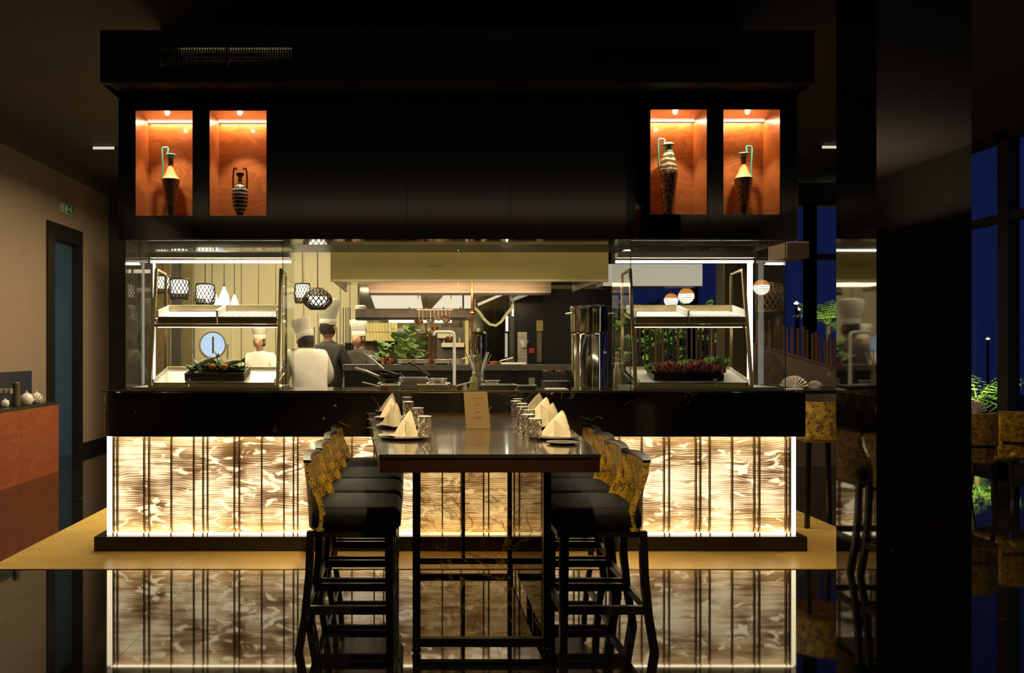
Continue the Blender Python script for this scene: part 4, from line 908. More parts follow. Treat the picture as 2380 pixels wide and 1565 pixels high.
# ------------------------------------------------ people
def skin_obj(name, joints, edges_, m, parent, lvl=1, root=0):
    me = bpy.data.meshes.new(name); me.from_pydata([j[0] for j in joints], edges_, []); me.update()
    me.materials.append(M[m]); o = bpy.data.objects.new(name, me); C.objects.link(o); o.parent = parent
    sk = o.modifiers.new('skin', 'SKIN'); sk.use_smooth_shade = True
    if not me.skin_vertices: me.skin_vertices.new()
    for i, j in enumerate(joints):
        r = j[1]; me.skin_vertices[0].data[i].radius = r if isinstance(r, tuple) else (r, r); me.skin_vertices[0].data[i].use_root = (i == root)
    ss = o.modifiers.new('sub', 'SUBSURF'); ss.levels = lvl; ss.render_levels = lvl
    return o
def chef(label, x, y, rz, lean=.0, jacket='cloth', hat_h=.2, hat_tilt=0, arms=.9, scale=1.0, z=0, hat_r=.105, apron=None):
    t = thing('person', label, 'person', (x, y, z), rz); t.scale = (scale,)*3
    ly = lean
    pel, wai, che, nek = (0, 0, .93), (0, ly*.25, 1.10), (0, ly*.7, 1.30), (0, ly*1.0, 1.47-ly*.2)
    hd_ = (0, ly*1.35+.01, 1.62-ly*.42)
    # continuous body: legs, trunk, arms, hands with fingers, neck and head base
    J = [(pel, (.15, .11)), (wai, (.13, .10)), (che, (.155, .11)), (nek, .05), (tuple(a+b for a, b in zip(hd_, (0, -.01, -.06))), .055)]; E = [(0, 1), (1, 2), (2, 3), (3, 4)]
    def addj(p, r, par): J.append((p, r)); E.append((par, len(J)-1)); return len(J)-1
    for s in (-1, 1):
        a = addj((s*.09, 0, .86), .085, 0); a = addj((s*.10, .01, .48), .058, a); a = addj((s*.10, -.01, .10), .04, a); addj((s*.11, .10, .05), .04, a)
        sh = addj((s*.16, ly*.9, 1.385), .044, 2); el = addj((s*.235, ly*.8+.06, 1.15), .036, sh); wr = addj((s*.17, ly*.8+.06+.24*arms, 1.10), .028, el)
        pm = addj((s*.165, ly*.8+.12+.24*arms, 1.09), .03, wr)
        for f_ in range(4):
            o_ = (f_-1.5)*.019; k = addj((s*.165+o_, ly*.8+.165+.24*arms, 1.088), .009, pm); addj((s*.165+o_, ly*.8+.19+.24*arms+(.008 if f_ in (1, 2) else 0), 1.065), .008, k)
        k = addj((s*.13, ly*.8+.12+.24*arms, 1.08), .010, pm); addj((s*.118, ly*.8+.15+.24*arms, 1.07), .009, k)
    skin_obj('body', J, E, 'skin', t)
    # head with face
    hb = MB()
    def fh(u, v):
        a = 2*PI*u; p = PI*v; r = math.sin(p); X_ = .076*r*math.sin(a); Y_ = .098*r*math.cos(a); Z_ = -.118*math.cos(p)
        if Z_ < -.03: X_ *= 1-.25*(-.03-Z_)/.09
        if math.cos(a) > .93 and -.05 < Z_ < .02: Y_ += .022*(1-abs(Z_+.015)/.04)
        return (hd_[0]+X_, hd_[1]+Y_, hd_[2]+Z_)
    hdo = hb.grid(fh, 24, 16).build('head', 'skin', t, smooth=True)
    for s in (-1, 1):
        MB().lathe([(0, -.01), (.012, 0), (0, .01)], 8, (hd_[0]+s*.03, hd_[1]+.085, hd_[2]+.01)).build('eye', 'hair', hdo)
        MB().lathe([(0, -.03), (.014, -.01), (.018, .02), (0, .032)], 8, (hd_[0]+s*.078, hd_[1], hd_[2]), 1.6).build('ear', 'skin', hdo, smooth=True)
    MB().box((hd_[0]-.022, hd_[1]+.082, hd_[2]-.052), (hd_[0]+.022, hd_[1]+.092, hd_[2]-.045)).build('mouth', 'radicchio', hdo)
    MB().lathe([(.079, -.06), (.084, 0), (.083, .05), (.06, .1), (0, .12)], 20, (hd_[0], hd_[1]-.014, hd_[2]+.005), 1.15).build('hair', 'hair', t, smooth=True)
    # jacket over trunk and arms
    J = [((0, 0, .86), (.20, .15)), ((0, ly*.2, 1.05), (.185, .14)), ((0, ly*.65, 1.28), (.20, .145)), ((0, ly*.95, 1.42), (.15, .11)), ((0, ly*1.02, 1.50-ly*.25), (.07, .068))]; E = [(0, 1), (1, 2), (2, 3), (3, 4)]
    for s in (-1, 1):
        sh = addj((s*.175, ly*.9, 1.39), .09, 2); el = addj((s*.24, ly*.8+.06, 1.15), .062, sh); addj((s*.18, ly*.8+.06+.20*arms, 1.105), .046, el)
    skin_obj('jacket', J, E, jacket, t, 2)
    J = [((0, 0, .90), (.165, .125)), ((-.095, 0, .82), .098), ((-.10, .01, .46), .075), ((-.10, -.01, .09), .06), ((.095, 0, .82), .098), ((.10, .01, .46), .075), ((.10, -.01, .09), .06)]
    skin_obj('trousers', J, [(0, 1), (1, 2), (2, 3), (0, 4), (4, 5), (5, 6)], 'darkcloth', t)
    for s in (-1, 1): MB().rbox((s*.10-.045, -.06, 0), (s*.10+.045, .19, .08), .03).build('shoe', 'black', t, smooth=True)
    if apron: MB().box((-.17, .12+ly*.1, .55), (.17, .135+ly*.1, 1.05)).build('apron', apron, t)
    # toque
    prof = [(.086, 0), (.09, .02), (.09, .06), (.086, .065), (hat_r*.98, hat_h*.6), (hat_r*1.04, hat_h*.85), (hat_r*.98, hat_h*.97), (hat_r*.6, hat_h), (0, hat_h*.985)]
    ht = MB(); n = 40; V = []; Fc = []
    for j, (r, z_) in enumerate(prof):
        for i in range(n):
            a = 2*PI*i/n; rr = r*(1+(.03*math.cos(20*a) if j > 3 else 0)); V.append((rr*math.cos(a), rr*math.sin(a)*1.08, z_))
    for j in range(len(prof)-1):
        for i in range(n): Fc.append((j*n+i, j*n+(i+1) % n, (j+1)*n+(i+1) % n, (j+1)*n+i))
    ht.add(V, Fc); o = ht.build('chef_hat', 'cloth', t, smooth=True)
    o.location = (hd_[0], hd_[1]-.01, hd_[2]+.045); o.rotation_euler = (-lean*.8, hat_tilt, 0)
    return t
chef('chef in white jacket and tall hat seen from behind, at the left of the kitchen', X(724, 8.4), 8.4, .35, .2, 'cloth', .21, -.25, z=0, hat_r=.095)
chef('chef in dark jacket and tall white hat behind the white jacketed chef', X(762, 9.8), 9.8, -.5, .0, 'darkcloth', .29, 0, z=0, scale=1.05, hat_r=.12)
chef('distant chef in dark vest and white hat looking down, left of the range', X(842, 11.1), 11.1, 2.6, .06, 'darkcloth', .22, 0, scale=1.0, apron='cloth')
chef('chef in white jacket facing the camera, seen through the left glass case', X(618, 12.1), 11.9-.15, 3.0, .06, 'cloth', .22, 0, scale=.98, apron='cloth')

# solid hat added on the shelf for a hat mirrored there
th_ = thing('chef_hat', 'white chef hat added for a mirrored hat, at the left end of the upper shelf', 'hat', (X(838, 10.1), 10.12, Z(738, 10.0)))
MB().lathe([(.055, 0), (.055, .07), (.065, .09), (.068, .14), (.04, .15), (0, .148)], 24).build('hat_body', 'cloth', th_, smooth=True)

# ------------------------------------------------ things behind the central glass
zc = 1.158
def hotpan(label, px0, px1, Y, h, m='steel', d=.2, z=zc, name='gastro_pan', cat='pan'):
    t = thing(name, label, cat, (X((px0+px1)/2, Y), Y+d/2, z)); w2 = (px1-px0)*Y/F/2
    a = MB(); b = .84
    a.hexa([(-w2*b, -d/2*b, 0), (w2*b, -d/2*b, 0), (w2*b, d/2*b, 0), (-w2*b, d/2*b, 0)], [(-w2*.97, -d/2*.96, h), (w2*.97, -d/2*.96, h), (w2*.97, d/2*.96, h), (-w2*.97, d/2*.96, h)]); a.build('pan_body', m, t)
    e = .012
    MB().box((-w2, -d/2, h), (w2, -d/2+e, h+.006)).box((-w2, d/2-e, h), (w2, d/2, h+.006)).box((-w2, -d/2+e, h), (-w2+e, d/2-e, h+.006)).box((w2-e, -d/2+e, h), (w2, d/2-e, h+.006)).build('pan_rim', 'whitesteel', t)  # white enamel paints bright highlights onto the pan rims
    return t
hotpan('deep square steel pan in the middle left of the pass', 928, 994, 6.30, .082, 'steel')
hotpan('shallow steel pan at the front centre of the pass', 970, 1006, 6.05, .04, 'steelgold', .13)
hotpan('shallow steel pan right of the front centre pan', 1007, 1041, 6.05, .04, 'steelgold', .13)
hotpan('low pile tray of steel lids at the left end of the pass', 884, 930, 6.10, .035, 'steel', .2)
def fryp(label, px, Y, z, r, ang, up=.35, m='black', hm='black'):
    t = thing('frying_pan', label, 'pan', (X(px, Y), Y, z))
    MB().lathe([(0, 0), (r*.8, 0), (r, .035), (r*.97, .036), (r*.78, .006), (0, .006)], 28).build('pan_bowl', m, t, smooth=True)
    d = Vector((math.cos(ang), math.sin(ang)*.5, up)).normalized()
    MB().tube([d*r*.95+Vector((0, 0, .02)), d*(r+.10)+Vector((0, 0, .025)), d*(r+.2)+Vector((0, 0, .015))], .009, 8, .012).build('handle', hm, t, smooth=True)
    return t
fryp('black frying pan with steel handle pointing up left at the left of the pass', 905, 6.56, zc+.039, .088, PI*.93, .35, 'black', 'steel')
fryp('black frying pan stacked on the left one, its handle leaning up left', 910, 6.56, zc+.078, .085, PI*.85, .7, 'black', 'steel')
fryp('copper saute pan behind the deep square pan', 962, 6.56, zc+.039, .085, PI*1.02, .3, 'copper', 'black')
fryp('steel pan with black handle pointing up left, behind the front centre pans', 1017, 6.56, zc+.039, .08, PI*.8, .5, 'steel', 'black')
# supports under pans: steel grid table
gt = thing('pass_riser', 'low steel riser grid on the pass carrying the frying pans', 'riser')
MB().box((X(876, 6.4), 6.42, zc+.028), (X(1048, 6.4), 6.70, zc+.038)).build('riser_top', 'steel', gt)
for xx in (X(876, 6.4)+.01, X(1048, 6.4)-.02):
    for yy in (6.43, 6.68): MB().box((xx, yy, zc), (xx+.012, yy+.012, zc+.028)).build('riser_leg', 'steel', gt)
# bottle and rods
def rod(label, px, py0, py1, Y, r=.008, m='copper', ball=None):
    t = thing('copper_rod', label, 'rod', tuple(P(px, py1, Y)))
    h = (py1-py0)*Y/F
    MB().tube([(0, 0, 0), (0, 0, h)], r, 8).build('rod_shaft', m, t, smooth=True); MB().lathe([(.04, -.0), (.04, .008), (0, .01)], 16).build('rod_foot', m, t)
    if ball:
        c = Z(ball, Y)-Z(py1, Y)
        MB().lathe([(0, -.035), (.025, -.025), (.036, 0), (.025, .025), (0, .035)], 16, (0, 0, c)).build('ball', m, t, smooth=True)
rod('left copper rod standing on the range ledge', 1000, 768, 848, 8.75, .011)
rod('shorter copper rod just right of the left one', 1011, 790, 848, 8.7, .010)
rod('tall copper rod with a round ball near its top, right of the tap', 1097, 655, 848, 8.65, .012, ball=728)
def ladle_cluster():
    t = thing('hanging_copper_ladles', 'cluster of copper and steel ladles hanging above the left copper rods', 'ladles', tuple(P(1010, 720, 9.2)))
    MB().sqbar((-.2, 0, 0), (.2, 0, 0), .014).build('hanging_bar', 'steel', t)
    for xx in (-.18, .18): MB().sqbar((xx, 0, 0), (xx, 0, CZ-.002-Z(720, 9.2)), .01).build('bar_hanger', 'steel', t)
    for k in range(9):
        x = -.17+k*.042; L_ = random.uniform(.06, .30); m = 'copper' if k % 2 == 0 else 'steel'
        l = MB().tube([(x, 0, 0), (x, -.01, -L_)], .004, 6).build('ladle', m, t, smooth=True)
        MB().lathe([(0, -.05), (.034, -.036), (.046, 0), (.04, 0), (.028, -.03), (0, -.04)], 12, (x, -.03-.03*(k % 3), -L_)).build('ladle_cup', m, l, smooth=True)
ladle_cluster()
tp = thing('kitchen_tap', 'tall bent chrome tap pipe over the pass, in the centre', 'tap', (X(1056, 7.2), 7.2, 0))
b0 = Z(900, 7.2); tz = Z(772, 7.2)
MB().tube([(0, 0, b0-.2), (0, 0, tz-.03), (-.01, 0, tz-.008), (-.035, 0, tz), (X(1012, 7.2)-X(1056, 7.2), 0, tz), (X(1010, 7.2)-X(1056, 7.2)-.005, 0, tz-.03)], .014, 10).build('spout', 'whitesteel', tp, smooth=True)
MB().lathe([(.03, 0), (.03, .03), (.015, .04)], 16, (0, 0, b0-.2)).build('tap_base', 'steel', tp, smooth=True)
# prep table behind pass holding tap and pots
pt = thing('prep_table', 'steel prep table standing behind the pass', 'table')
MB().box((X(830, 7.2), 7.0, b0-.22), (X(1420, 7.2), 7.75, b0-.2)).build('table_top', 'steel', pt)
for xx in (X(830, 7.2)+.03, X(1420, 7.2)-.06):
    for yy in (7.03, 7.68): MB().box((xx, yy, 0), (xx+.035, yy+.035, b0-.22)).build('leg', 'steel', pt)
ptz = b0-.2
# bottle
bt = thing('oil_bottle', 'frosted yellow bottle standing on the pass behind the menu card', 'bottle', (X(1101, 6.12), 6.12, zc))
MB().lathe([(.028, 0), (.030, .01), (.030, .075), (.022, .095), (.012, .105), (.012, .12)], 20).build('bottle_body', 'oil', bt, smooth=True)
MB().lathe([(.014, .12), (.014, .13), (.006, .14), (0, .14)], 14).build('bottle_cap', 'whitesteel', bt, smooth=True)
# utensil crock with tongs
uc = thing('utensil_crock', 'steel crock of tongs and whisks behind the yellow bottle', 'utensil holder', (X(1112, 6.5), 6.5, zc))
MB().lathe([(.04, 0), (.045, .12), (.043, .12), (.038, .01)], 20).build('crock', 'steel', uc, smooth=True)
for k in range(8):
    a = k*.8; MB().tube([(0, 0, .02), (.05*math.cos(a), .04*math.sin(a), .16), (.10*math.cos(a), .06*math.sin(a), .26+.02*(k % 3))], .005, 6).build('utensil', 'whitesteel' if k % 2 else 'steelgold', uc, smooth=True)
cy = thing('steel_canister', 'shiny dented steel canister stack right of the tall copper rod', 'canister', (X(1113, 8.75), 8.8, zi))
hk = Z(771, 8.75)-zi
MB().lathe([(.085, 0), (.09, .02), (.078, .06), (.092, .10), (.080, .15), (.093, .20), (.079, .25), (.090, hk-.02), (.07, hk), (0, hk)], 11).build('canister_body', 'mirror', cy, smooth=True)
MB().lathe([(.02, hk), (.02, hk+.03), (0, hk+.035)], 12).build('knob', 'steel', cy, smooth=True)
# stacks of glasses / dishes right of bottle
hotpan('long low steel tray of glassware on the pass right of the bottle', 1122, 1202, 6.15, .035, 'steam', .2)
hotpan('short steel tray next to the glassware tray', 1204, 1248, 6.15, .03, 'steam', .15)
tag(MB().box((0, 0, 0), (.15, .18, .015)).build('white_cutting_board', 'cloth', None, loc=(X(1274, 6.05), 6.05, zc), bevel=.004), 'white board lying on the pass left of the stock pots', 'board')
for k in range(3):
    o = thing('stacked_dish', 'white square dish %s of the stack right of the bottle' % ['at the bottom', 'in the middle', 'on top'][k], 'dish', (X(1142, 6.3)+.01*k, 6.45, zc+.0+.022*k))
    MB().lathe([(.05, 0), (.065, .018), (.063, .018), (.048, .004), (0, .004)], 24).build('dish_body', 'bowl', o, smooth=True)
proto = None
for k in range(7):
    px = 1130+k*10.5; loc = (X(px, 6.22), 6.22, zc+.006)
    if proto is None:
        proto = thing('shot_glass', 'small glass tumbler in the low tray on the pass', 'glass', loc, 0, 'small tumblers in the low tray'); MB().lathe([(.011, 0), (.014, .045), (.0125, .045), (.010, .004), (0, .004)], 14).build('glass_wall', 'glass', proto, smooth=True)
    else: dup(proto, loc)
for k, o in enumerate([o for o in C.objects if o.name.startswith('shot_glass')]):
    o['label'] = '%s small tumbler from the left in the low tray on the pass' % ['first', 'second', 'third', 'fourth', 'fifth', 'sixth', 'seventh'][k]
# red lit bag / jars area px 1262-1325
jb = thing('jar_crate', 'dark crate of glass jars on the pass between the tray and the stock pots', 'crate', (X(1293, 6.4), 6.42, zc))
MB().box((-.1, -.09, 0), (.1, .09, .06)).build('crate_box', 'steam', jb)
for k in range(12):
    q = MB().lathe([(.012, .06), (.018, .07), (.018, .12), (.012, .13), (0, .13)], 12, (-.08+(k % 6)*.032, -.03+.06*(k//6), 0)).build('jar', 'glass', jb, smooth=True)
    MB().lathe([(.013, .13), (.013, .142), (0, .142)], 10, (-.08+(k % 6)*.032, -.03+.06*(k//6), 0)).build('jar_lid', ['steel', 'red', 'black'][k % 3], q, smooth=True)
# stock pots
sp_ = thing('stock_pot', 'very tall polished steel urn with a side handle at the right of the pass', 'pot', (X(1370, 7.3), 7.3, ptz))
rr = 42*7.3/F; hz = Z(776, 7.3)-ptz
MB().lathe([(rr, 0), (rr, hz-.01), (rr*.98, hz), (rr*.9, hz)], 40).build('urn_body', 'mirror', sp_, smooth=True)
hx = (1360-1370)*7.3/F
MB().tube([(hx, -rr-.0, hz-.02), (hx, -rr-.05, hz-.03), (hx, -rr-.05, hz-.17), (hx, -rr, hz-.18)], .011, 8).build('handle', 'black', sp_, smooth=True)
sq_ = thing('stock_pot', 'wide polished stock pot with black lid resting on the tall urn', 'pot', (X(1370, 7.3), 7.3, ptz+hz))
r2 = 44*7.3/F; h2 = Z(716, 7.3)-Z(776, 7.3)
MB().lathe([(r2*.96, 0), (r2, .02), (r2, h2-.02), (r2*1.03, h2), (r2*.95, h2)], 40).build('pot_body', 'mirror', sq_, smooth=True)
MB().lathe([(r2*1.02, h2), (r2*1.0, h2+.012), (r2*.3, h2+.03), (0, h2+.03)], 32).build('lid', 'black', sq_, smooth=True)
for s in (-1, 1): MB().tube([(s*r2*.98, -.06, h2-.05), (s*(r2+.03), -.05, h2-.05), (s*(r2+.03), .05, h2-.05), (s*r2*.98, .06, h2-.05)], .008, 6).build('side_handle', 'steel', sq_, smooth=True)
# carafes next to pot behind right side glass
for k, (px, m, lab) in enumerate(((1404, 'glass', 'clear glass carafe just right of the tall urn'), (1432, 'steelgold', 'coppery slim bottle beside the right case side pane'), (1452, 'glass', 'clear slim bottle against the right case'))):
    b_ = thing('glass_carafe', lab, 'bottle', (X(px, 6.65), 6.62, zc)); MB().lathe([(.03, 0), (.032, .02), (.03, .12), (.014, .19), (.012, .26), (.016, .27)], 18).build('bottle_body', m, b_, smooth=True); MB().lathe([(.013, .27), (.013, .285), (0, .285)], 12).build('stopper', 'steel', b_)
# plates on range ledge
for k, (px, lab) in enumerate(((945, 'pale plate stack on the range ledge left of the copper rods'), (975, 'second pale plate stack on the range ledge by the copper rods'), (1030, 'low pale bowl on the range ledge behind the tap'))):
    o = thing('plate_stack', lab, 'plates', (X(px, 8.7), 8.7, zi))
    for j in range(3): MB().lathe([(.04, .0), (.10, .018), (.097, .02), (.035, .004), (0, .004)], 24, (0, 0, j*.016)).build('plate', 'bowl', o, smooth=True)
# items on back counter near left
for k, px in enumerate((575, 596, 655)):
    o = thing('white_bowl', ['white bowl on the back counter left of the facing chef', 'white bowl on the back counter in front of the facing chef', 'white bowl on the back counter right of the facing chef'][k], 'bowl', (X(px, 11.0), 11.0, .9)); MB().lathe([(.04, 0), (.11, .09), (.105, .09), (.035, .008), (0, .008)], 24).build('bowl_shell', 'bowl', o, smooth=True)

def sauce(label, px, Y, r, h, z, m, ang=None, name='sauce_pot'):
    t = thing(name, label, 'pot', (X(px, Y), Y, z))
    MB().lathe([(0, 0), (r, 0), (r, h-.004), (r*1.06, h), (r*.96, h), (r*.93, .006), (0, .006)], 24).build('pot_body', m, t, smooth=True)
    if ang is not None:
        d = Vector((math.cos(ang), 0, .25)); MB().tube([d*r*.9+Vector((0, 0, h*.7)), d*(r+.07)+Vector((0, 0, h*.7)), d*(r+.13)+Vector((0, 0, h*.7))], .006, 6).build('handle', 'whitesteel', t, smooth=True)
sauce('small copper pot with long handle at the left end of the pass', 893, 6.03, .030, .035, zc, 'copper', PI*.95)
sauce('small steel pot right of the shallow front pans', 1052, 6.08, .026, .04, zc, 'steel', .3)
sauce('tiny copper cup left of the yellow bottle', 1068, 6.05, .018, .035, zc, 'copper')
sauce('tiny white cup touching the yellow bottle on its left', 1081, 6.05, .014, .05, zc, 'bowl')
sauce('steel beaker right of the pass middle, before the jar crate', 1236, 6.35, .024, .085, zc, 'steel')
sauce('copper pot on the range ledge left of the plates', 900, 8.68, .06, .07, zi, 'copper', PI)
sauce('steel pot on the range ledge behind the bent tap', 1060, 8.68, .07, .06, zi, 'steel', .2)
sauce('copper pan on the range ledge right of the canister', 1150, 8.68, .06, .035, zi, 'copper', .1)
for k, (px, lab) in enumerate(((1148, 'white enamel tray at the right of the range ledge'),)):
    o = tag(MB().box((0, 0, 0), (.26, .14, .02)).build('enamel_tray', 'whitesteel', None, loc=(X(1165, 8.66), 8.66, zi), bevel=.004), lab, 'tray')

# ================================================ DINING TABLE
TZ = 1.02; FH = F*(H-TZ)
def TP(px, py): Y = FH/(py-CY); return (X(px, Y), Y)
FL, FR = TP(880, 1057), TP(1397, 1056); BL, BR = (X(854, 5.885), 5.885), (X(1283, 5.885), 5.885)
tb = thing('dining_table', 'long high dark wood communal table with gloss top and veined glass base', 'table', (0, 0, 0))
MB().prism([FL, FR, BR, BL], TZ-.018, TZ).build('tabletop', 'tabletop', tb, bevel=.003)
def ins(p, q, d): return p
MB().prism([(FL[0]+.004, FL[1]+.004), (FR[0]-.004, FR[1]+.004), (BR[0]-.004, BR[1]-.004), (BL[0]+.004, BL[1]-.004)], TZ-.076, TZ-.018).build('apron', 'apron', tb)
fy0, fy1 = 4.0, 5.55; fx0, fx1 = X(959, 4.0), X(1281, 4.0); lg = .036
for yy in (fy0, fy1):
    for xx in (fx0, fx1-lg): MB().box((xx, yy, .035), (xx+lg, yy+lg, TZ-.076)).build('leg', 'legblack', tb)
    MB().box((fx0+lg, yy, .035), (fx1-lg, yy+lg, .075)).build('bottom_rail', 'legblack', tb)
for yy in (fy0, fy1):
    for xx in (fx0, fx1-lg): MB().lathe([(0, .0), (.018, .006), (.022, .018), (.018, .03), (.01, .035)], 14, (xx+lg/2, yy+lg/2, 0)).build('ball_foot', 'legblack', tb, smooth=True)
MB().box((fx0+lg, fy0+.012, .075), (fx1-lg, fy0+.020, TZ-.076)).build('veined_glass_panel', 'veinglass', tb)
MB().box((fx1-.022, fy0+lg, .075), (fx1-.014, fy1, TZ-.076)).build('veined_glass_panel', 'veinglass', tb)
MB().box(((fx0+fx1)/2-.01, fy1, .075), ((fx0+fx1)/2+.012, fy1+.03, TZ-.076)).build('centre_post', 'legblack', tb)

# ------------------------------------------------ stools
def stool_proto():
    # local: faces +x (towards table), width along y, origin on floor at centre of seat
    t = thing('bar_stool', '', 'bar stool', (0, 0, 0), 0, 'bar stools along the high table')
    D, W = .43, .45
    MB().rbox((-.205, -.22, .585), (.225, .22, .70), .045, .025, 5).build('seat_cushion', 'leather', t, smooth=True)
    MB().box((-.19, -.205, .555), (.205, .205, .588)).build('seat_frame', 'legblack', t)
    z0_, z1_ = .585, .925
    def fn(u, v):
        y = (u-.5)*.435; a = (u-.5)*2; z = z0_+(z1_-z0_)*v
        wing = .085*abs(a)**2.4*(1-.75*v)*(.35+.65*math.sin(PI*min(1, v*1.1+.12)))
        x = -.205-.020*v+wing+.012*(a*a)
        y = y*(1-.02*v)
        return (x, y, z-.012*a*a*v), (-1, a*.25, .05)
    MB().shell(fn, 16, 12, .03).build('backrest', 'brocade', t, smooth=True)
    def fc(u, v):
        p, n = fn(u, 1); p = Vector(p); q = Vector(n).normalized()
        return (p+q*(-.003+.036*v)+Vector((0, 0, 0))), (0, 0, 1)
    MB().shell(fc, 16, 1, .013).build('back_cap', 'black', t, smooth=True)
    h = .018
    for sy in (-1, 1):
        MB().hexa([(.175-h, sy*.195-h, 0), (.175+h, sy*.195-h, 0), (.175+h, sy*.195+h, 0), (.175-h, sy*.195+h, 0)], [(.17-h-.003, sy*.19-h-.003, .556), (.17+h+.003, sy*.19-h-.003, .556), (.17+h+.003, sy*.19+h+.003, .556), (.17-h-.003, sy*.19+h+.003, .556)]).build('leg', 'legblack', t)
        # curved back leg
        m_ = MB(); pr = None
        for (xx, zz) in ((-.262, 0), (-.232, .18), (-.212, .38), (-.205, .585)):
            q = [(xx-h, sy*.20-h, zz), (xx+h, sy*.20-h, zz), (xx+h, sy*.20+h, zz), (xx-h, sy*.20+h, zz)]
            if pr: m_.hexa(pr, q)
            pr = q
        m_.build('leg', 'legblack', t)
        MB().box((-.222, sy*.195-.012, .185), (.16, sy*.195+.012, .225)).build('stretcher', 'legblack', t)
    MB().box((.163, -.18, .185), (.187, .18, .225)).build('stretcher', 'legblack', t); MB().box((-.245, -.18, .185), (-.221, .18, .225)).build('stretcher', 'legblack', t)
    return t
st = stool_proto()
ys = [4.215, 4.755, 5.30, 5.73-.13+.0]
ys = [4.22, 4.71, 5.19, 5.665]
lab = ['nearest stool', 'second nearest stool', 'third nearest stool', 'farthest stool']
xl = [-.295, -.295, -.30, -.305]; xr = [.885, .905, .945, .97]
for k in range(4):
    for side in (0, 1):
        l = 'black leather and gold brocade bar stool, %s on the %s of the table' % (lab[k], ['left', 'right'][side])
        loc = (xl[k] if side == 0 else xr[k], ys[k], 0); rz = 0 if side == 0 else PI
        if k == 0 and side == 0: st.location = loc; st['label'] = l
        else: dup(st, loc, rz, l)

# ------------------------------------------------ table settings
def tumbler_proto():
    t = thing('faceted_tumbler', '', 'glass', (0, 0, 0), 0, 'faceted tumblers on the table')
    n = 12; rows = 8; V = []; Fc = []; hgt = .10
    for j in range(rows+1):
        for i in range(n):
            a = 2*PI*(i+(j % 2)*.5)/n; r = (.030+.003*j/rows)*(1+(.06 if (i+j//2) % 2 else -.02)); V.append((r*math.cos(a), r*math.sin(a), hgt*j/rows))
    for j in range(rows):
        for i in range(n):
            a, b = j*n+i, j*n+(i+1) % n; c_, d = (j+1)*n+i, (j+1)*n+(i+1) % n
            if j % 2 == 0: Fc += [(a, b, c_), (b, d, c_)]
            else: Fc += [(a, b, d), (a, d, c_)]
    # inner wall
    o = len(V)
    for (r, z) in ((.030, hgt), (.026, .012)):
        for i in range(n): a = 2*PI*(i)/n; V.append((r*math.cos(a), r*math.sin(a), z))
    for i in range(n):
        Fc.append((rows*n+i, rows*n+(i+1) % n, o+(i+1) % n, o+i)); Fc.append((o+i, o+(i+1) % n, o+n+(i+1) % n, o+n+i))
    Fc.append(tuple(o+n+i for i in range(n))); Fc.append(tuple(range(n-1, -1, -1)))
    g = bpy.data.materials.new('cut_glass'); g.use_nodes = True; N, L = nt(g); b = N['Principled BSDF']
    b.inputs['Transmission Weight'].default_value = .97; b.inputs['Roughness'].default_value = .03; b.inputs['IOR'].default_value = 1.5; b.inputs['Base Color'].default_value = (.95, .93, .88, 1)
    M['cut'] = g
    MB().add(V, Fc).build('glass_wall', 'cut', t)
    MB().lathe([(.033, .0985), (.0338, .101), (.031, .102), (.0295, .0995)], 24).build('glass_rim', 'whitesteel', t, smooth=True)
    return t
def napkin_proto():
    t = thing('folded_napkin', '', 'napkin', (0, 0, 0), 0, 'standing napkins on the table')
    # standing folded cone with swept flaps
    def fn(u, v):
        a = -2.3+4.6*u; r = .042*(1-v)**.75*(1+.18*math.sin(3*a)); lean = .018*v
        z = .125*v*(1-.10*abs(math.sin(a*1.5)))
        return ((r*math.sin(a)*1.35+lean), r*math.cos(a)*.8*-1, z), (math.sin(a), -math.cos(a), .2)
    MB().shell(fn, 22, 10, .0025).build('outer_fold', 'napkin', t, smooth=True)
    def f2(u, v):
        x = -.04+.085*u; top = .100*(1-abs(u-.62)*1.35); z = top*v
        return (x, -.018-.018*math.sin(PI*u)*(1-v)+.014*v, z), (0, -1, .1)
    MB().shell(f2, 12, 8, .0025).build('front_fold', 'napkin', t, smooth=True)
    def f3(u, v):
        x = -.012+.062*u; z = .085*v*(1-.7*u)
        return (x, -.044+.012*v-.006*math.sin(PI*u), z), (0, -1, .2)
    MB().shell(f3, 8, 6, .0025).build('small_fold', 'napkin', t, smooth=True)
    return t
def plate_proto():
    t = thing('black_plate', '', 'plate', (0, 0, 0), 0, 'black plates on the table')
    MB().lathe([(0, 0), (.07, 0), (.125, .010), (.128, .013), (.122, .0125), (.07, .004), (0, .004)], 40).build('plate_dish', 'plate', t, smooth=True)
    return t
tu, na, pl = tumbler_proto(), napkin_proto(), plate_proto()
Ys = [4.07, 4.66, 5.23, 5.74]
pos = ['nearest setting', 'second setting', 'third setting', 'farthest setting']
first = True
LN = [945, 913, 905, 905]; LG = [987, 971, 949, 946]; LPp = [942, 925, 915, 912]
RN = [1297, 1277, 1262, 1247]; RG = [1243, 1229, 1213, 1203]; RPp = [1290, 1265, 1250, 1240]
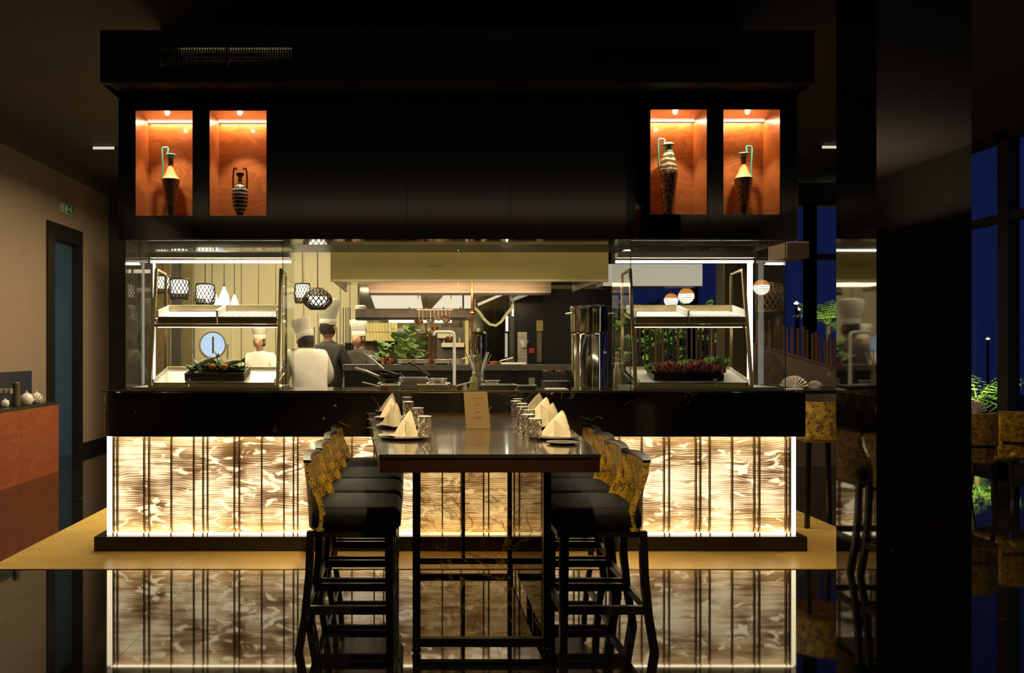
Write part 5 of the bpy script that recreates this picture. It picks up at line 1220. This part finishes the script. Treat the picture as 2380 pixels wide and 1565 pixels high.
for side, (NN, GG, PP) in enumerate(((LN, LG, LPp), (RN, RG, RPp))):
    for k in range(4):
        sd = ['left', 'right'][side]; Yk = Ys[k]
        items = [(tu, (X(GG[k], Yk), Yk-.01, TZ+(.012 if side == 0 and k == 0 else .0)), 0, 'faceted glass tumbler on the %s row, %s' % (sd, pos[k])),
                 (na, (X(NN[k], Yk), Yk+.02, TZ+.013), [[.2, -.2], [-.3, .25], [.5, -.1], [0, .2]][k][side], 'cream napkin folded upright on the %s row, %s' % (sd, pos[k])),
                 (pl, (X(PP[k], Yk), Yk+.03, TZ), 0, 'round black plate under the napkin on the %s row, %s' % (sd, pos[k]))]
        if side == 0: items[0] = (tu, (X(GG[k], Yk), Yk-.02, TZ+.012), 0, items[0][3])
        for pr, loc, rz, l in items:
            if first: pr.location = loc; pr.rotation_euler.z = rz; pr['label'] = l
            else:
                o = dup(pr, loc, rz, l)
                if pr is na: o.scale = (1.0+.28*side+.06*(k % 2), 1.05, 1.0)
        first = False
# second tumblers on the right
for k in range(3):
    dup(tu, (X(RG[k]-12, Ys[k]+.2), Ys[k]+.25, TZ), 0, 'faceted glass tumbler behind the %s one of the right row' % ['nearest', 'second', 'third'][k])
# side bowls, forks
for k in range(4):
    Yk = Ys[k]-.02
    b_ = thing('small_white_dish', 'small white rimmed dish left of the napkin, left row, %s' % pos[k], 'dish', (X([898, 893, 890, 886][k], Yk), Yk+.10, TZ)); MB().lathe([(.02, 0), (.045, .012), (.044, .014), (.018, .004), (0, .004)], 24).build('dish_body', 'bowl', b_, smooth=True)
    f_ = thing('steel_fork', 'steel fork beside the plate on the left row, %s' % pos[k], 'fork', (X([896, 890, 886, 880][k], Yk), Yk-.0, TZ+.0)); MB().box((-.09, -.004, .001), (.03, .004, .004)).build('fork_handle', 'steel', f_)
    mb = MB()
    for q in (-.009, -.003, .003, .009): mb.box((.045, q-.0013, .002), (.085, q+.0013, .005))
    mb.box((.03, -.011, .002), (.045, .011, .005)); mb.build('fork_tines', 'steel', f_)
b_ = thing('small_black_bowl', 'low dark bowl under the nearest right napkin', 'bowl', (X(1297, 3.98), 3.98, TZ)); MB().lathe([(.05, 0), (.075, .010), (.073, .011), (.045, .003), (0, .003)], 28).build('bowl_body', 'steam', b_, smooth=True); b_.location.y = 3.86
# menu card
mc = thing('menu_card', 'tan printed menu card standing upright in the middle of the table', 'menu', (0, 0, 0))
ym = 4.6
p = [P(1083, 996, ym), P(1140, 995, ym), P(1133, 911, ym+.0), P(1078, 912, ym)]
zb_, zt_ = TZ+.001, p[2].z
xb0, xb1, xt0, xt1 = p[0].x, p[1].x, p[3].x, p[2].x
MB().hexa([(xb0, ym, zb_), (xb1, ym, zb_), (xb1, ym+.006, zb_), (xb0, ym+.006, zb_)], [(xt0, ym+.02, zt_), (xt1, ym+.02, zt_), (xt1, ym+.026, zt_), (xt0, ym+.026, zt_)]).build('card_front', 'paper', mc)
MB().hexa([(xb0+.02, ym+.07, zb_), (xb1-.02, ym+.07, zb_), (xb1-.02, ym+.074, zb_), (xb0+.02, ym+.074, zb_)], [(xt0+.02, ym+.028, zt_-.03), (xt1-.02, ym+.028, zt_-.03), (xt1-.02, ym+.032, zt_-.03), (xt0+.02, ym+.032, zt_-.03)]).build('card_stand', 'paper', mc)
mb = MB()
def ink(u0, u1, v):
    z = zb_+(zt_-zb_)*v; y = ym+.02*v-.0008; xa = xb0+(xt0-xb0)*v; xb = xb1+(xt1-xb1)*v
    mb.box((xa+(xb-xa)*u0, y, z-.0012), (xa+(xb-xa)*u1, y+.002, z+.0012))
for a, b, v in ((.22, .36, .82), (.38, .58, .82), (.6, .82, .82), (.47, .56, .73), (.45, .60, .665), (.42, .63, .635), (.46, .55, .54), (.40, .62, .45), (.44, .62, .43), (.45, .6, .345), (.32, .48, .31), (.55, .73, .31), (.36, .66, .28)): ink(a, b, v)
mb.build('printed_text', 'ink', mc)

# ================================================ COLUMN
YF = 3.7; cx0, cx1 = X(2037, YF), X(2258, YF); cy1 = YF/.913
col = thing('marble_column', 'square column clad in polished dark brown marble at the right', 'column')
MB().box((cx0+.01, YF+.01, 0), (cx1-.01, cy1-.01, CZ)).build('column_core', 'black', col)
zs = [0, 1.25, 2.53, CZ-.001]
for a, b in zip(zs, zs[1:]):
    MB().box((cx0, YF, a+.001), (cx1, YF+.01, b-.001)).build('marble_panel', 'column', col); MB().box((cx0, YF+.0105, a+.001), (cx0+.01, cy1, b-.001)).build('marble_panel', 'column', col)
    MB().box((cx1-.01, YF+.0105, a+.001), (cx1, cy1, b-.001)).build('marble_panel', 'column', col); MB().box((cx0+.0105, cy1-.01, a+.001), (cx1-.0105, cy1, b-.001)).build('marble_panel', 'column', col)

# ================================================ LEFT SIDE
SX = -4.29
sb = thing('sideboard', 'low red brown wooden sideboard with black top along the left wall', 'sideboard')
MB().box((LX+.03, 7.2, .0), (SX-.02, 10.05, .765)).build('sideboard_body', 'black', sb)
for k in range(3):
    a = 10.1-.97*(k+1); MB().box((SX-.02, a+.002, .0), (SX, a+.968, .80)).build('front_panel', 'sidewood', sb)
MB().box((LX+.03, 10.052, 0), (SX-.021, 10.1, .80)).build('side_panel', 'sidewood', sb)
MB().box((LX+.03, 7.2, .80), (SX-.0, 10.06, .835)).build('black_top', 'black', sb)
tag(MB().box((LX+.005, 8.3, .845), (LX+.03, 10.33, 1.20)).build('wall_board', 'bluepaint', None), 'dark blue back board on the wall behind the teapots', 'board')
def teapot(label, px, py, Y, s=1, rz=0):
    t = thing('teapot', label, 'teapot', (X(px, Y), Y, .836), rz)
    MB().lathe([(.035*s, 0), (.05*s, .012*s), (.062*s, .05*s), (.056*s, .085*s), (.035*s, .105*s)], 24).build('pot_body', 'bowl', t, smooth=True)
    MB().lathe([(.036*s, .105*s), (.02*s, .118*s), (.006*s, .122*s), (.010*s, .135*s), (0, .142*s)], 20).build('lid', 'bowl', t, smooth=True)
    MB().tube([(.055*s, 0, .04*s), (.085*s, 0, .06*s), (.10*s, 0, .10*s)], .011*s, 8, .006*s).build('spout', 'bowl', t, smooth=True)
    MB().tube([(-.055*s, 0, .085*s), (-.09*s, 0, .09*s), (-.095*s, 0, .05*s), (-.055*s, 0, .03*s)], .006*s, 8).build('handle', 'bowl', t, smooth=True)
teapot('round white teapot with lid, just right of the dark jar', 62, 0, 9.45, 1.15, .5)
teapot('white teapot with spout, rightmost on the sideboard', 85, 0, 9.75, 1.05, 2.6)
teapot('small white teapot at the left of the dark jar', 12, 0, 9.1, .7, 1.5)
j = thing('dark_jar', 'tall dark brown cylindrical jar on the sideboard among the teapots', 'jar', (X(38, 9.3), 9.3, .836)); MB().lathe([(.04, 0), (.042, .02), (.036, .2), (.042, .24), (.042, .25), (.034, .25)], 20).build('jar_body', 'crate', j, smooth=True); MB().lathe([(.03, .251), (.03, .262), (0, .262)], 16).build('jar_lid', 'paper', j)
j = thing('cup_rack', 'small brass rack of white cups at the left end of the sideboard view', 'rack', (X(14, 9.5), 9.5, .836))
for zz in (.0, .12): MB().box((-.09, -.05, zz+.003), (.09, .05, zz+.008)).build('rack_shelf', 'brass', j)
for xx in (-.085, .08): MB().box((xx, -.005, .008), (xx+.006, .005, .21)).build('rack_post', 'brass', j)
for k in range(3): MB().lathe([(.018, 0), (.03, .05), (.028, .05), (0, .008)], 16, (-.055+.055*k, 0, .128)).build('cup', 'bowl', j, smooth=True)
# exit sign
es = thing('exit_sign', 'small green emergency exit sign box with arrow on the left wall above the door', 'sign')
Ye = 11.36; ze = Z(487, Ye)
MB().box((LX+.001, Ye-.14, ze-.06), (LX+.06, Ye+.14, ze+.06)).build('sign_box', 'signwhite', es)
MB().box((LX+.06, Ye-.135, ze-.055), (LX+.066, Ye+.135, ze+.055)).build('sign_face', 'signgreen', es)
mb = MB(); xx = LX+.0665
mb.box((xx, Ye-.115, ze-.04), (xx+.001, Ye-.07, ze+.04)); mb.box((xx, Ye-.03, ze-.008), (xx+.001, Ye+.01, ze+.008)); mb.box((xx, Ye+.05, ze-.035), (xx+.001, Ye+.065, ze+.02)); mb.box((xx, Ye+.045, ze+.024), (xx+.001, Ye+.07, ze+.042)); mb.box((xx, Ye+.065, ze-.03), (xx+.001, Ye+.09, ze-.015))
mb.add([(xx, Ye+.03, ze), (xx, Ye+.005, ze+.025), (xx, Ye+.005, ze-.025), (xx+.001, Ye+.03, ze), (xx+.001, Ye+.005, ze+.025), (xx+.001, Ye+.005, ze-.025)], [(0, 1, 2), (5, 4, 3), (0, 3, 4, 1), (1, 4, 5, 2), (2, 5, 3, 0)])
mb.build('pictogram', 'signwhite', es)
# ceiling spots
for k, (px, py) in enumerate(((245, 347), (1930, 345))):
    Yl = (CZ-.03-H)*F/(CY-py); t = thing('ceiling_light', ['slot shaped ceiling light left of the cabinet', 'slot shaped ceiling light between the cabinet and the column'][k], 'ceiling light', (X(px, Yl), Yl, CZ))
    MB().box((-.15, -.06, -.05), (.15, .06, 0)).build('light_housing', 'steam', t); MB().box((-.135, -.064, -.046), (.135, -.05, -.012)).build('light_face', emis('slot_light_%d' % k, (.9, .78, .62), .8), t)

# ================================================ RIGHT SIDE
pp = thing('ramp_parapet', 'mauve plastered sloping parapet of the ramp topped with timber slats', 'parapet')
Yq = 10.5; xa, xb = X(1560, Yq), X(2180, Yq)
def ztop(x): px = CX+x*F/Yq; return Z(803+(px-1760)*(855-803)/(1935-1760), Yq)
xa = X(1752, Yq)
MB().prismy([(xa, 0), (xb, 0), (xb, ztop(xb)), (xa, ztop(xa))], Yq, Yq+.12).build('parapet_wall', 'parapet', pp)
MB().prismy([(xa, ztop(xa)), (xb, ztop(xb)), (xb, ztop(xb)+.02), (xa, ztop(xa)+.02)], Yq-.01, Yq+.13).build('parapet_cap', 'parapet', pp)
px = 1762; random.seed(3)
while px < 2150:
    x = X(px, Yq+.06); z = ztop(x)+.018; h_ = random.uniform(.30, .42)
    MB().box((x-.013, Yq+.045, z), (x+.013, Yq+.075, z+h_)).build('slat', 'slat', pp); px += random.choice((8.5, 10, 13))
ac = thing('air_curtain_box', 'pale mauve rectangular duct box jutting out right of the glass case', 'duct')
Ya = 9.4
MB().box((X(1828, Ya), Ya, Z(600, Ya)), (X(1882, Ya), Ya+.5, Z(562, Ya))).build('duct_box', 'parapet', ac, bevel=.01)
for xx in (X(1840, Ya), X(1870, Ya)): MB().box((xx, Ya+.2, Z(562, Ya)), (xx+.02, Ya+.22, CZ)).build('hanger', 'steam', ac)

def fan_napkin(label, x, y, z, s=1):
    t = thing('fan_napkin', label, 'napkin', (x, y, z))
    n = 18; V = []; Fc = []
    for i in range(n+1):
        a = PI*(.06+.88*i/n); yy = .02 if i % 2 else -.02
        V += [(.0, yy*.2, .012*s), (.12*s*math.cos(a), yy, .015*s+.105*s*math.sin(a)), (.0, yy*.2+.003, .012*s), (.12*s*math.cos(a), yy+.003, .015*s+.105*s*math.sin(a))]
    for i in range(n):
        k = i*4; Fc += [(k, k+4, k+5, k+1), (k+2, k+3, k+7, k+6), (k+1, k+5, k+7, k+3), (k, k+2, k+6, k+4)]
    MB().add(V, Fc).build('fan_pleats', 'cloth', t)
    MB().box((-.07*s, -.03, 0), (.07*s, .035, .012*s)).build('napkin_base', 'cloth', t, bevel=.003)
    return t
# high table at the right end of the counter (px 1830-1935)
t2 = thing('side_table', 'black topped table behind the counter end, left of the column', 'table')
Y2 = 7.4; z2 = Z(908, Y2)
MB().box((X(1820, Y2), Y2, z2-.03), (X(2140, Y2), Y2+.8, z2)).build('table_top', 'black', t2)
for xx in (X(1820, Y2)+.05, X(2140, Y2)-.1):
    for yy in (Y2+.05, Y2+.7): MB().box((xx, yy, 0.0), (xx+.04, yy+.04, z2-.03)).build('leg', 'legblack', t2)
fan_napkin('white fan folded napkin on the black table just right of the counter', X(1851, Y2+.1), Y2+.15, z2, 1.05)
fan_napkin('small white fan napkin near the column edge on the black table', X(1905, Y2+.5), Y2+.6, z2, .55)
def wine(label, x, y, z):
    t = thing('wine_glass', label, 'glass', (x, y, z)); MB().lathe([(.032, 0), (.03, .003), (.004, .008), (.004, .09), (.02, .10), (.036, .13), (.036, .17), (.03, .2), (.028, .2), (.033, .17), (.033, .135), (.015, .105), (0, .102)], 20).build('goblet', 'glass', t, smooth=True)
wine('wine glass on the black table beside the column', X(1922, Y2+.3), Y2+.3, z2)
def dchair(label, x, y, rz, zt=.85, w_=.5, seat=.47, band=True):
    t = thing('dining_chair', label, 'chair', (x, y, 0), rz, None)
    h = w_/2
    MB().rbox((-h+.03, -.22, seat-.09), (h-.03, .24, seat), .04, .015).build('seat', 'brocade', t, smooth=True)
    def fn(u, v):
        a = (u-.5)*2; return (a*h, -.25+.16*a*a, seat-.06+(zt-seat+.06)*v), (a*.5, -1, 0)
    MB().shell(fn, 14, 6, .035).build('backrest', 'brocade', t, smooth=True)
    def f2(u, v):
        a = (u-.5)*2; return (a*h*1.01, -.288+.16*a*a, seat+.075+.022*v), (a*.5, -1, 0)
    if band: MB().shell(f2, 14, 1, .006).build('back_band', 'black', t, smooth=True)
    for sx in (-1, 1):
        for sy in (-1, 1): MB().sqbar((sx*(h-.04), sy*.2, 0), (sx*(h-.07), sy*.17, seat-.08), .032).build('leg', 'legblack', t)
    return t
dchair('gold upholstered high chair whose back shows left of the column', X(1905, 7.0), 7.02, 0, Z(935, 6.8), .46, .79, False)
dchair('gold upholstered chair with black band right of the column', X(2275, 7.9), 8.15, 0, Z(962, 7.9), .50, .46)
dchair('gold upholstered chair farther right, turned sideways, at the frame edge', X(2355, 8.3), 8.45, .5, Z(950, 8.6), .52, .46)
t3 = thing('round_side_table', 'wood rimmed round table behind the gold chairs at the right edge', 'table', (6.0, 9.65, 0))
zr = .74
MB().lathe([(0, zr-.03), (.6, zr-.03), (.62, zr-.015), (.6, zr), (0, zr)], 40).build('table_top', 'slat', t3, smooth=True)
MB().lathe([(.25, .0), (.25, .02), (.04, .04), (.04, zr-.03)], 24).build('pedestal', 'black', t3, smooth=True)
fan_napkin('white fan napkin on the round table right of the column', X(2262, 9.3), 9.3, zr, 1.25)
fan_napkin('white fan napkin half hidden by the right edge of the column', X(2236, 9.55), 9.6, zr, .9)
# planters outside
def palm(label, x, y, z, s, m='palm', n=16, seed=1, light=12, trunk=.5, lc=(.8, 1, .35)):
    random.seed(seed); t = thing('palm_plant', label, 'palm', (x, y, z))
    MB().tube([(0, 0, 0), (.02*s, 0, trunk*s*.5), (0, 0, trunk*s)], .05*s, 8, .04*s).build('trunk', 'slat', t, smooth=True)
    for k in range(n):
        a = 2*PI*k/n+random.uniform(-.2, .2); el = random.uniform(.1, 1.2); L_ = s*random.uniform(.7, 1.1)
        mb = MB()
        def pt(q): return Vector((math.cos(a)*math.cos(el)*L_*q, math.sin(a)*math.cos(el)*L_*q, trunk*s+math.sin(el)*L_*q-.45*L_*q*q))
        sd = Vector((-math.sin(a), math.cos(a), 0)); mb.tube([pt(q/5) for q in range(6)], .008*s, 4, .003*s)
        for q in range(2, 11):
            c_ = pt(q/10); ll = .28*s*math.sin(PI*min(1, q/11+.1))
            for g in (-1, 1):
                e = c_+sd*g*ll+(pt(min(1, q/10+.12))-c_)*1.2+Vector((0, 0, -.12*s*ll*3)); w2 = (pt(min(1.0, q/10+.04))-c_)
                mb.add([c_, c_+w2, e], [(0, 1, 2)])
        mb.build('frond', m, t)
    if light: spot('garden_uplight_%d' % seed, (x-.15, y-.45, z+.15), light, 90, lc, (math.radians(155), 0, 0), .5, .05)
    return t
palm('green floodlit palm outside, right of the column', X(2270, 13.2), 13.2, -.15, 1.1, seed=21, light=150, trunk=.75)
palm('floodlit palm behind the slats left of the column', X(1925, 15.2), 15.2, -.1, 1.0, seed=22, light=110, trunk=2.0)
palm('low yellow green floodlit plant behind the parapet', X(1850, 14.3), 14.3, -.1, .55, seed=23, light=110, trunk=1.9, lc=(1, 1, .3))
palm('floodlit palm outside seen in the middle of the right case', X(1610, 16.2), 16.2, -.1, .95, seed=24, light=160, trunk=1.9)
palm('second floodlit palm outside seen right of middle in the right case', X(1672, 14.9), 14.9, -.1, .6, seed=25, light=90, trunk=2.0)
palm('small floodlit plant at the left of the right case view', X(1535, 14.4), 14.4, -.1, .5, seed=26, light=80, trunk=1.3, lc=(.9, 1, .2))
tr = thing('white_lit_trunk', 'white floodlit palm trunk outside behind the lettuce heap', 'tree', (X(1653, 13.9), 13.9, -.15))
MB().tube([(0, 0, 0), (.03, 0, 1.2), (.0, 0, 2.1)], .07, 10, .04).build('trunk', 'cloth', tr, smooth=True)
spot('trunk_light', (X(1650, 13.5), 13.5, .3), 60, 70, (1, 1, .85), (math.radians(120), 0, 0))
# timber screen outside behind the right case
sc_ = thing('timber_screen', 'row of upright timber posts outside behind the right glass case', 'fence')
random.seed(9); px = 1476
while px < 1745:
    w_ = random.uniform(3, 6)
    pbox(MB(), px, 760+random.uniform(-12, 6), px+w_, 1040, 12.0, .03).build('post', random.choice(['slat', 'steam', 'olive']), sc_); px += w_+random.uniform(3, 9)
MB().box((X(1474, 12.0), 12.035, 0), (X(1748, 12.0), 12.06, .25)).build('bottom_board', 'slat', sc_)
# dark post columns in room behind right case
tag(MB().box((X(1682, 11.3), 11.3, 0), (X(1732, 11.3), 11.6, CZ-.002)).build('square_post', 'olive', None, bevel=.01), 'olive square post seen through the right part of the right case', 'post')
# distant lamps outside
for k, (px, py, Y) in enumerate(((2296, 790, 30), (2330, 790, 31), (2352, 789, 32), (1851, 708, 22), (1855, 722, 23))):
    c = P(px, py, Y); t = thing('distant_lamp', ['far street lamp left in the window right of the column', 'far street lamp in the middle of the right window', 'far street lamp at the right of the right window', 'upper lamp outside behind the parapet', 'lower lamp outside behind the parapet'][k], 'lamp', (c.x, Y, -.15))
    MB().tube([(0, 0, 0), (0, 0, c.z+.15)], .04, 6).build('lamp_post', 'black', t); MB().lathe([(0, -.06), (.07, 0), (0, .06)], 10, (0, 0, c.z+.18)).build('lamp_head', emis('far_lamp_%d' % k, (1, .6, .3) if k < 3 else (1, .85, .75), 3), t)
